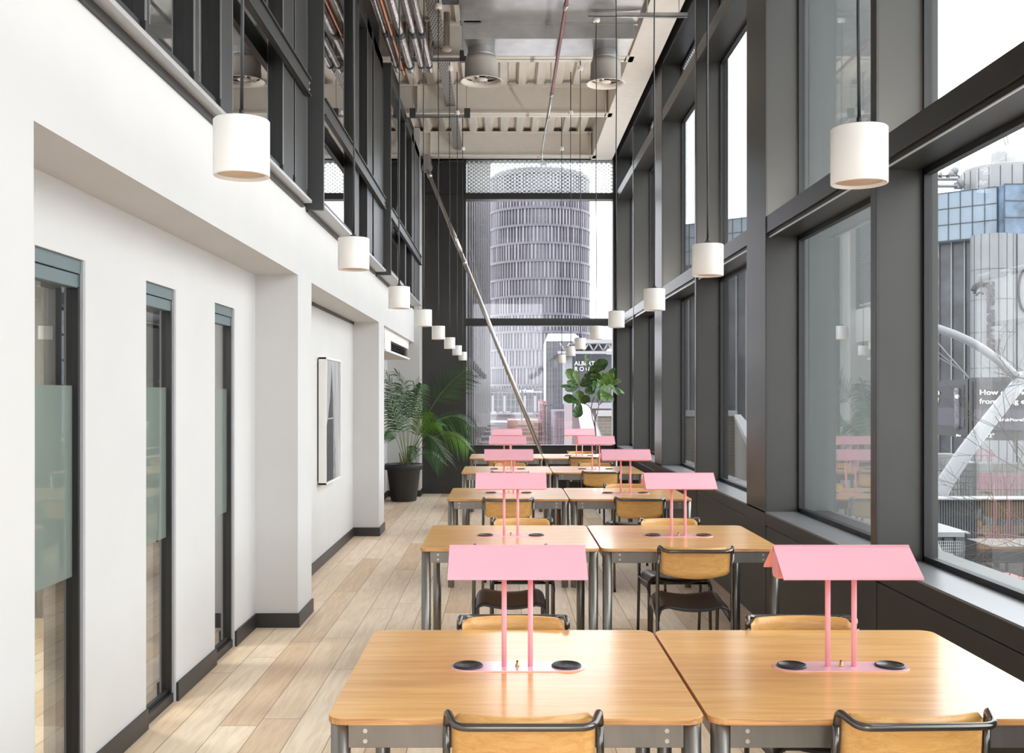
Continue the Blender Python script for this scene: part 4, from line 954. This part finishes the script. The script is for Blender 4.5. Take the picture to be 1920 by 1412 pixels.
# roof terrace walls (brick, white coping) seen through the side windows
t7 = empty('roof_terrace', (0, 0, 0)); tag(t7, 'brick parapet with white coping outside the side windows and beside the fig', 'roof terrace')
cop = mat('white_coping', (0.2184, 0.2184, 0.2184), .6); oldbrick = brick('old_brick', (.11, .09, .07), (.08, .07, .06), (.13, .12, .105), .5)
zc = .80; xc, yc = P(1377, 741, 45).x, 45.0
m = MB(); m.box(P(1120, 0, 45).x, xc, yc, yc + .4, GZ, zc); m.build('far_wall', oldbrick, t7)
dv = Vector((3.75, 15.6, 0)) - Vector((xc, yc, 0)); L_ = dv.length; ang = math.atan2(dv.y, dv.x); M = Matrix.Translation((xc, yc, 0)) @ Matrix.Rotation(ang, 4, 'Z')
m = MB(); m.box(0, L_, 0, .3, GZ, zc - .1, M=M); m.build('side_wall', oldbrick, t7)
m = MB(); m.box(P(1120, 0, 45).x, xc + .1, yc - .1, yc + .5, zc - .08, zc + .16); m.box(0, L_, -.02, .26, zc - .14, zc, M=M); m.build('coping', cop, t7)
m = MB(); q0 = P(1094, 765, 40); q1 = P(1118, 845, 22); m.tube([q0, q1], .25, 4); m.build('white_raking_beam', cop, t7)
# left cladding wing outside the end window
wg = empty('cladding_wing', (0, 0, 0)); tag(wg, 'pale grey ribbed cladding wall just outside the left of the end window', 'facade')
wgm = mat('grey_rib_cladding', (0.0741, 0.0702, 0.0718), .5, noise=.12, nscale=.8); M = Matrix.Translation((P(868, 0, 17.8).x, 17.8, 0)) @ Matrix.Rotation(math.atan2(22.5 - 17.8, P(916, 0, 22.5).x - P(868, 0, 17.8).x), 4, 'Z')
MB().box(0, 4.72, 0, .3, GZ, 12, M=M).build('panel', wgm, wg); m = MB()
for k in range(12): m.box(.2 + k * .4, .24 + k * .4, -.05, 0, GZ, 12, M=M)
m.build('ribs', mat('rib_pale', (0.1170, 0.1170, 0.1209), .4), wg)
# street lights
for (x, y0, Y, lab) in ((978, 727, 80, 'thin black street lamp post seen left of the diagonal brace'), (1021, 760, 70, 'thin black street lamp post seen right of the diagonal brace')):
    t = empty('street_lamp', (0, 0, 0)); tag(t, lab, 'street lamp'); a = P(x, y0, Y)
    MB().tube([(a.x, Y, GZ), (a.x, Y, a.z)], .055, 8).build('pole', blackm, t); MB().tube([(a.x, Y, a.z), (a.x + .55, Y, a.z + .02)], .05, 8).build('lamp_arm', blackm, t)
# ---------------- big office with blue glass band, seen through the first side window
of = empty('office_block', (0, 0, 0)); tag(of, 'large office block with a blue mirrored glass band on top and dark glass below', 'building')
Ao = Vector((56.9, 120, 0)); Bo = Vector((22.0, 150.1, 0)); zt_, zb_ = P(0, 350, 120).z, P(0, 443, 120).z
dB = (Bo - Ao); LB = dB.length; aB = math.atan2(dB.y, dB.x); MBo = Matrix.Translation(Ao) @ Matrix.Rotation(aB, 4, 'Z')   # local x along the face, local -y... outward side
sgn = 1   # local +y points to the street side?
nrm = Vector((-dB.y, dB.x, 0)).normalized(); sgn = 1 if nrm.dot(-Ao) > 0 else -1
m = MB(); m.box(0, LB, -14 * sgn, 0, zb_, zt_, M=MBo); m.build('glass_band', bluegl, of)
m = MB(); nx = 34
for i in range(nx + 1): x = LB * i / nx; m.box(x - .05, x + .05, 0, .08 * sgn, zb_, zt_, M=MBo)
for j in range(4): z = zb_ + (zt_ - zb_) * j / 3; m.box(0, LB, 0, .08 * sgn, z - .05, z + .05, M=MBo)
m.build('band_mullions', mat('dark_blue_line', (.02, .025, .035), .4), of)
m = MB(); m.box(.5, LB, -14 * sgn, -1.6 * sgn, GZ, zb_, M=MBo); m.build('dark_front', dkg, of)
m = MB()
for i in range(30): x = 1 + (LB - 1) * i / 30; m.box(x - .07, x + .07, -1.6 * sgn, -1.3 * sgn, GZ, zb_, M=MBo)
m.build('front_fins', wht, of)
m = MB()
for j in range(13): z = zb_ - 2 - j * 3.1; m.box(7.0, 12.5, -1.62 * sgn, -1.1 * sgn, z - 2.6, z + .2, M=MBo); 
m.build('grey_window_stack', mat('grey_blue_window', (.17, .19, .22), .2, noise=.3, nscale=.2), of)
m = MB(); m.box(57.0, 86, 118.5, 134, zb_, zt_); m.build('corner_band', bluedk, of)
m = MB()
for i in range(12): m.box(57 + 2.6 * i - .05, 57 + 2.6 * i + .05, 118.4, 118.5, zb_, zt_)
for j in range(4): z = zb_ + (zt_ - zb_) * j / 3; m.box(57, 86, 118.4, 118.5, z - .05, z + .05)
m.build('corner_mullions', MATS['dark_blue_line'], of)
m = MB(); cdr = P(1897, 350, 126); rdr = 75 * 126 / F; m.lathe([(rdr, zt_), (rdr, zt_ + 58 * 126 / F - .2), (rdr - .3, zt_ + 58 * 126 / F), (.01, zt_ + 58 * 126 / F + .1)], 48, (cdr.x, 128, 0)); m.build('roof_drum', mat('white_panel', (0.1794, 0.1794, 0.1833), .5, noise=.05, nscale=.5), of)
m = MB()
for k in range(24): a = 2 * math.pi * k / 24; m.box(cdr.x + rdr * math.cos(a) - .04, cdr.x + rdr * math.cos(a) + .04, 128 + rdr * math.sin(a) - .04, 128 + rdr * math.sin(a) + .04, zt_, zt_ + 3.3)
m.build('drum_joints', mat('joint_grey', (.04, .04, .045), .5), of)
m = MB(); q = P(1885, 297, 126)
m.box(q.x - .55, q.x + .5, 127, 128.5, q.z - .3, q.z + 1.1); q2 = P(1905, 297, 126); m.lathe([(1.2, -.2), (1.1, .6), (.5, 1.3), (.3, 2.2), (.01, 2.3)], 10, (q2.x, 128, q2.z)); m.tube([(q2.x, 128, q2.z + 1.2), (q2.x - 1.0, 128, q2.z + 4.4)], .09, 6); m.tube([(q2.x + .3, 128, q2.z + 1.2), (q2.x - .5, 128, q2.z + 4.6)], .09, 6); m.build('roof_crane', mat('roof_kit_grey', (.28, .28, .28), .6), of)
rig = MB(); s = 127 / F
for (x0, x1, y0, y1) in ((1733, 1800, 333, 336), (1733, 1795, 346, 349), (1751, 1754, 334, 366), (1733, 1738, 320, 336), (1766, 1767, 322, 334), (1780, 1781, 325, 334), (1733, 1800, 328, 328.6), (1795, 1808, 340, 352)):
    a = P(x0, y1, 127); b = P(x1, y0, 127); rig.box(a.x, b.x, 127, 128, a.z, b.z)
a = P(1800, 336, 127); rig.tube([P(1797, 334, 127), P(1806, 350, 127)], .35, 8); rig.tube([P(1786, 320, 127), P(1800, 333, 127)], .12, 6); rig.sphere(P(1790, 320, 127), .5, 5); rig.sphere(P(1784, 326, 127), .4, 5)
rig.build('roof_walkway', wht, of)
# white round shaft with vertical lettering
sh = of
sY = 117.0; shr = 40 * sY / F; sc = P(1862, 741, sY + shr)
shaftm = mat('white_shaft_panel', (0.1482, 0.1521, 0.1599), .5, noise=.04, nscale=.4)
m = MB(); m.lathe([(shr, GZ), (shr, zb_ - .05)], 48, (sc.x, sY + shr, 0)); m.build('drum', shaftm, sh)
m = MB()
for k in range(8): a = math.pi + math.pi * (k + .5) / 8; m.box(sc.x + shr * math.cos(a) - .03, sc.x + shr * math.cos(a) + .03, sY + shr + shr * math.sin(a) - .03, sY + shr + shr * math.sin(a) + .03, GZ, zb_ - .05)
for py in (503, 560, 622, 690, 742, 800): z = P(0, py, sY).z; m.lathe([(shr + .02, z - .03), (shr + .02, z + .03)], 48, (sc.x, sY + shr, 0))
m.build('panel_joints', MATS['joint_grey'], sh)
p = P(1864, 662, sY - .15); M = Matrix.Translation(p) @ Matrix.Rotation(math.pi / 2, 4, 'X') @ Matrix.Rotation(math.pi / 2, 4, 'Z')
greyl = mat('grey_lettering', (.025, .025, .03), .6)
tm = text_mesh('sign_letters', 'inmarsat', 28 * sY / F, greyl, sh, M, .05, .06, 1.0)
w_now = max(v.co.x for v in tm.data.vertices); tm.data.transform(Matrix.Diagonal((134 * sY / F / w_now, 1, 1, 1)))
m = MB(); q = P(1836, 540, sY - .1); 
def arc(cx, cy2, r, a0, a1, r2): 
    pts = [P(cx + r * math.cos(math.radians(a0 + (a1 - a0) * k / 8)), cy2 - r * math.sin(math.radians(a0 + (a1 - a0) * k / 8)), sY + .3) for k in range(9)]; m.tube(pts, r2, 6)
arc(1840, 548, 16, 60, 170, .25); arc(1843, 552, 16, 80, 175, .16); arc(1838, 556, 7, 40, 170, .12); m.build('logo_arcs', greyl, sh)
MB().box(P(1898, 0, 119).x, P(1908, 0, 119).x, 119, 120, GZ, zb_).build('dark_strip', dkg, sh)
MB().box(P(1908, 0, 118).x, P(1990, 0, 118).x, 118, 122, GZ, zb_).build('next_white_front', shaftm, sh)
m = MB(); s = sY / F; m.tube([P(1925 + 10 * math.cos(math.radians(a)) * 1.5, 545 - 40 * math.sin(math.radians(a)), 117.8) for a in range(90, 275, 15)], .12, 6); m.build('logo_ring', greyl, sh)
# advertising screens
def screen(lab, corners, Y0, Y1, fill):
    t = empty('billboard', (0, 0, 0)); tag(t, lab, 'billboard'); (xl, yt, yb), (xr, yt2, yb2) = corners
    a, b, c, d = P(xl, yb, Y0), P(xr, yb2, Y1), P(xr, yt2, Y1), P(xl, yt, Y0)
    back = Vector((.3, .9, 0)); m = MB(); vs_ = [a, b, c, d] + [q + back for q in (a, b, c, d)]
    m.add(vs_, [(0, 1, 2, 3), (7, 6, 5, 4), (0, 4, 5, 1), (1, 5, 6, 2), (2, 6, 7, 3), (3, 7, 4, 0)]); m.build('casing', mat('billboard_casing', (.035, .035, .038), .5), t)
    n = Vector((0, -.06, 0)); dx = (b - a); f = lambda u_, v_: a + (b - a) * u_ + ((d - a) * (1 - u_) + (c - b) * u_) * v_ + n
    u0, u1, v0, v1 = fill; g = MB(); K = 6
    scr = mat('ad_screen_dark', (.018, .017, .022), .4); scr2 = mat('ad_screen_mauve', (.05, .044, .062), .4)
    g.add([f(u0, v0 + .33), f(u1, v0 + .33), f(u1, v1), f(u0, v1)], [(0, 1, 2, 3)]); g.add([f(u0, v0), f(u1, v0), f(u1, v0 + .33), f(u0, v0 + .33)], [(0, 1, 2, 3)], 1)
    g.build('screen', [scr, scr2], t); return t, f
YA, YC = 42.0, 40.0
s1, f1 = screen('angled dark advertising screen beyond the first side window, showing two lines of white text', ((1700, 722, 806), (1815, 709, 823)), YA + 1.5, YC, (.03, .93, .18, .90))
xdir = (P(1815, 760, YC) - P(1700, 760, YA + 1.5)).normalized(); ra = math.atan2(xdir.y, xdir.x)
def sgn2(parent, s, px, py, Y, hpx, wpx, rz=0.0, bold=.0):
    o = sign(parent, s, px, py, Y, hpx, 1.0, None, .01, bold, rz); w0 = max(v.co.x for v in o.data.vertices); o.data.transform(Matrix.Diagonal((wpx * Y / F / w0, 1, 1, 1))); return o
lit = emit('screen_letter_white', (.5, .5, .5), .25)
def yat(px): t_ = (px - 1700) / 115; return (YA + 1.5) + (YC - YA - 1.5) * t_ - .12
sgn2(s1, 'keep my business data', 1722, 740, yat(1722), 9.5, 58, ra, .004); sgn2(s1, "everyone's business?", 1724, 754.5, yat(1724), 9, 53, ra, .001); sgn2(s1, 'you', 1728, 784, yat(1728), 4, 7, ra); 
sgn2(s1, 'JCDecaux', 1793, 818, yat(1793) - .1, 4, 12, ra)
m = MB(); hand = mat('ad_figure_grey', (.13, .12, .14), .5); pts = [P(1794 + dx_, y_, yat(1794)) for dx_, y_ in ((0, 732), (0, 748), (1, 765), (1, 778), (2, 792), (0, 804))]
m.tube(pts, .105, 14); m.sphere(pts[0], .105, 8); m.build('grey_shape', hand, s1)
m = MB(); q = P(1794.5, 744, yat(1794) - .12); m.lathe([(.0001, -.01), (.085, -.01), (.085, .01), (.0001, .01)], 20, M=Matrix.Translation(q) @ Matrix.Rotation(math.pi / 2, 4, 'X')); m.build('pale_disc', signw, s1)
s2, f2 = screen('wide dark advertising screen facing us, at the right edge beyond the white arch', ((1817, 708, 825), (2060, 705, 828)), YC, YC, (.03, .97, .16, .93))
sgn2(s2, 'How can I keep', 1836, 740, YC - .1, 9.5, 112, 0, .004); sgn2(s2, "from being everyone's", 1836, 757, YC - .1, 9.5, 150, 0, .001); sgn2(s2, '#AskMoreOf', 1871, 790, YC - .1, 6, 57, 0, .0); sgn2(s2, '12\u00b0', 1848, 820, YC - .12, 7, 16)
# white arch over the junction
ar = empty('roundabout_arch', (0, 0, 0)); tag(ar, 'large white tubular arch outside the first side window, bent at its right hand joint', 'arch')
archm = mat('white_arch_steel', (0.1716, 0.1716, 0.1794), .4)
aY = 34.0
pts = [P(*q) for q in ((1690, 628, aY), (1715, 615, aY), (1738, 612, aY), (1762, 617, aY), (1790, 627, aY), (1818, 640, aY), (1845, 656, aY), (1872, 676, aY), (1898, 700, aY), (1912, 714, aY))]
MB().tube(pts, .125, 16, r1=.15).build('upper_tube', archm, ar)
pts = [P(1916, 713, aY), P(1890, 745, 33.5), P(1850, 795, 33), P(1810, 848, 32.5), P(1775, 900, 32), P(1738, 968, 31.5), P(1715, 1010, 31.2)]
pts.append(Vector((pts[-1].x - 1.2, 31, GZ))) 
m = MB(); m.tube(pts, .22, 18, r1=.27); m.build('lower_tube', archm, ar)
MB().tube([P(1908, 703, aY), P(1924, 722, aY)], .24, 16).build('joint_sleeve', archm, ar)
m = MB()
for (a, b) in (((1742, 622), (1760, 712)), ((1740, 622), (1816, 709)), ((1733, 640), (1816, 706)), ((1733, 655), (1812, 700)), ((1760, 620), (1733, 700))): m.tube([P(*a, aY), P(*b, aY + .6)], .012 if a[1] > 630 else .022, 6)
m.build('stay_cables', archm, ar)
# street clutter
cl = empty('site_hoarding', (0, 0, 0)); tag(cl, 'dark ribbed hoarding fence below the screens, seen through the first side window', 'fence')
rib = mat('hoarding_dark', (.045, .047, .052), .6); q = P(1700, 936, 28); q2 = P(1990, 930, 28)
m = MB(); m.box(q.x, q2.x, 28, 28.3, GZ, q.z)
for k in range(60): m.box(q.x + k * .07, q.x + k * .07 + .03, 27.96, 28, GZ, q.z)
m.build('ribbed_wall', rib, cl); MB().box(q.x, q2.x, 27.8, 28.5, q.z, q.z + .035).build('pale_cap', wht, cl)
ms = empty('concrete_wall', (0, 0, 0)); tag(ms, 'pale low concrete wall and hoarding under the angled screen', 'wall'); a = P(1700, 905, 38); b = P(1800, 852, 38)
MB().box(a.x, b.x, 38, 39, GZ, b.z).build('wall', mat('pale_concrete', (0.1560, 0.1560, 0.1560), .8, noise=.35, nscale=1.2), ms)
a = P(1800, 905, 39); b = P(2000, 870, 39); MB().box(a.x, b.x, 39, 40, GZ, b.z).build('barrier', mat('mid_concrete', (0.0936, 0.0936, 0.0936), .8, noise=.3, nscale=1), ms)
sf = empty('scaffold_railing', (0, 0, 0)); tag(sf, 'spiky scaffold railing across the junction below the screens', 'railing'); m = MB()
for k in range(46):
    x = 1728 + k * 6 + R.uniform(-2, 2); m.tube([P(x, 940, 33), P(x + R.uniform(-1, 1), 850 + R.uniform(0, 45), 33)], .012, 5)
for y in (882, 893, 905, 918): m.tube([P(1725, y, 33), P(2000, y + R.uniform(-3, 3), 33)], .014, 5)
m.build('rails', mat('scaffold_dark', (.07, .07, .07), .5), sf)
cb_ = empty('site_cabin', (0, 0, 0)); tag(cb_, 'pale grey site cabin behind mesh fencing, lower corner of the first side window', 'cabin')
a = P(1690, 1100, 22); b = P(1811, 997, 22); MB().box(a.x, b.x, 22, 25, GZ, b.z - .1).build('cabin_body', mat('cabin_grey', (0.0780, 0.0780, 0.0780), .7, noise=.2, nscale=2), cb_)
MB().box(a.x, b.x + .05, 21.9, 25, b.z - .1, b.z).build('cabin_roof', wht, cb_); MB().box(P(1771, 0, 21.9).x, P(1788, 0, 21.9).x, 21.93, 22, P(0, 1023, 22).z, P(0, 1008, 22).z).build('cabin_window', dkg, cb_); MB().box(P(1793, 0, 21.9).x, P(1808, 0, 21.9).x, 21.93, 22, GZ, P(0, 1006, 22).z).build('cabin_door', rib, cb_)
me_ = empty('mesh_fence', (0, 0, 0)); tag(me_, 'wire mesh fence panel in front of the site cabin', 'fence'); m = MB()
for k in range(22): x = 1733 + k * 3.8; m.tube([P(x, 1100, 19), P(x, 1015, 19)], .003, 4)
for k in range(14): y = 1015 + k * 6; m.tube([P(1728, y, 19), P(1814, y, 19)], .003, 4)
m.build('mesh', galv, me_); MB().box(P(1811, 0, 19).x, P(1819, 0, 19).x, 18.95, 19.05, GZ, P(0, 1000, 19).z).build('post', darkgrey, me_)
bagm = mat('white_rubble_bag', (0.1872, 0.1872, 0.1911), .8, noise=.1, nscale=3)
for (x, y, r, lab) in ((1748, 1040, 20, 'by the cabin wall'), (1780, 1050, 13, 'right of the first, by the mesh fence'), (1804, 1062, 10, 'at the mesh fence post'), (1833, 1073, 12, 'just right of the fence post'), (1857, 1080, 11, 'furthest right of the bags')):
    t = MB(); c = P(x, y, 17.5); rr = r * 17.5 / F; n = 10; pr_ = [(.0001, -rr), (rr * .9, -rr * .9), (rr, 0), (rr * .75, rr * .5), (rr * .5, rr * .95), (rr * .2, rr * .7), (.0001, rr * .6)]
    t.lathe(pr_, n, c); 
    for i, v in enumerate(t.v): t.v[i] = v + Vector((R.uniform(-.25, .25), R.uniform(-.2, .2), R.uniform(-.2, .25))) * rr * .6
    o = t.build('rubble_bag', bagm); tag(o, 'crumpled white rubble bag outside, %s' % lab, 'bag', 'white rubble bags outside')
pv = MB(); a = P(1733, 1075, 16.5); pv.box(2.6, 16.0, 8, 16.5, -2.2 - .1, -1.9); 
tag(pv.build('low_roof', mat('pale_roof', (0.1326, 0.1326, 0.1404), .7, noise=.15, nscale=2)), 'pale flat roof edge just below the first side window', 'roof')
sb = MB(); a = P(1862, 1085, 15.5); sb.box(a.x, a.x + .24, 15.0, 15.5, -1.9, a.z + .09); tag(sb.build('red_barrier', mat('salmon_barrier', (0.2028, 0.0663, 0.0546), .6)), 'salmon red barrier block on the pale roof outside', 'barrier')
dkb = MB(); a = P(1893, 1080, 17); dkb.box(a.x, a.x + 1.2, 17.6, 18.6, GZ, P(0, 1035, 17).z); tag(dkb.build('dark_bin', rib), 'dark storage bin outside behind the red barrier', 'bin')
# bare tree
tr2 = empty('bare_tree', (0, 0, 0)); tag(tr2, 'bare winter tree with pale branches spreading across the first side window', 'tree')
tm_ = mat('pale_bark', (0.0780, 0.0686, 0.0546), .8, noise=.2)
twm = MB()
def branch(p, d, L, r, depth):
    n = 5; pts = [p]; q = p.copy(); dd = d.copy()
    for i in range(n):
        dd = (dd + Vector((R.uniform(-.22, .22), R.uniform(-.15, .15), R.uniform(-.16, .22)))).normalized(); q = q + dd * L / n; pts.append(q.copy())
    twm.tube(pts, r, 5, r1=r * .5, caps=False)
    if depth > 0:
        for k in range(3 if depth > 1 else 4):
            i = R.randint(1, n); ang_ = R.choice((-1, 1)) * R.uniform(.35, .9); c_2, s_2 = math.cos(ang_), math.sin(ang_)
            nd = Vector((dd.x * c_2 - dd.z * s_2, dd.y + R.uniform(-.3, .3), dd.x * s_2 + dd.z * c_2)).normalized()
            branch(pts[i], nd, L * R.uniform(.5, .75), r * .6, depth - 1)
base = P(1990, 1100, 14.5)
tk = MB(); tk.tube([Vector((base.x, 14.5, GZ)), base, P(1985, 1050, 14.5)], .09, 10, r1=.05); tk.build('trunk', tm_, tr2)
for (a, d, L) in (((1985, 1050), (-1, 0, .22), .95), ((1986, 1062), (-1, .1, .05), 1.0), ((1985, 1050), (-.8, 0, .8), 1.2), ((1980, 1000), (-.7, -.1, 1.2), 1.6), ((1960, 900), (-.9, 0, 1.0), 1.1), ((1950, 990), (-1, 0, .3), 1.0), ((1940, 1010), (-1, 0, .1), 1.0), ((1965, 720), (-1, .1, .5), .8)):
    branch(P(*a, 14.5), Vector(d).normalized(), L, .010, 3)
tk = MB(); tk.tube([P(1985, 1050, 14.5), P(1975, 950, 14.5), P(1965, 850, 14.5), P(1962, 740, 14.5)], .04, 8, r1=.015); tk.build('leader', tm_, tr2)
twm.build('branches', tm_, tr2)
# ---- added unseen fill lights that brighten the meeting room behind the slots
for i, yy in enumerate((4.2, 6.2, 9.5)):
    d = bpy.data.lights.new('room_fill_light', 'AREA'); d.shape = 'RECTANGLE'; d.size = 1.1; d.size_y = .5; d.energy = 40; d.color = (1, .93, .84)
    o = bpy.data.objects.new('room_fill_light', d); o.location = (-3.4, yy, 2.70); COL.objects.link(o)
    f = MB(); f.box(-3.97, -2.83, yy - .27, yy + .27, 2.71, 2.75); f.build('fill_light_panel', mat('fill_light_housing', (.7, .7, .7), .5), room_)
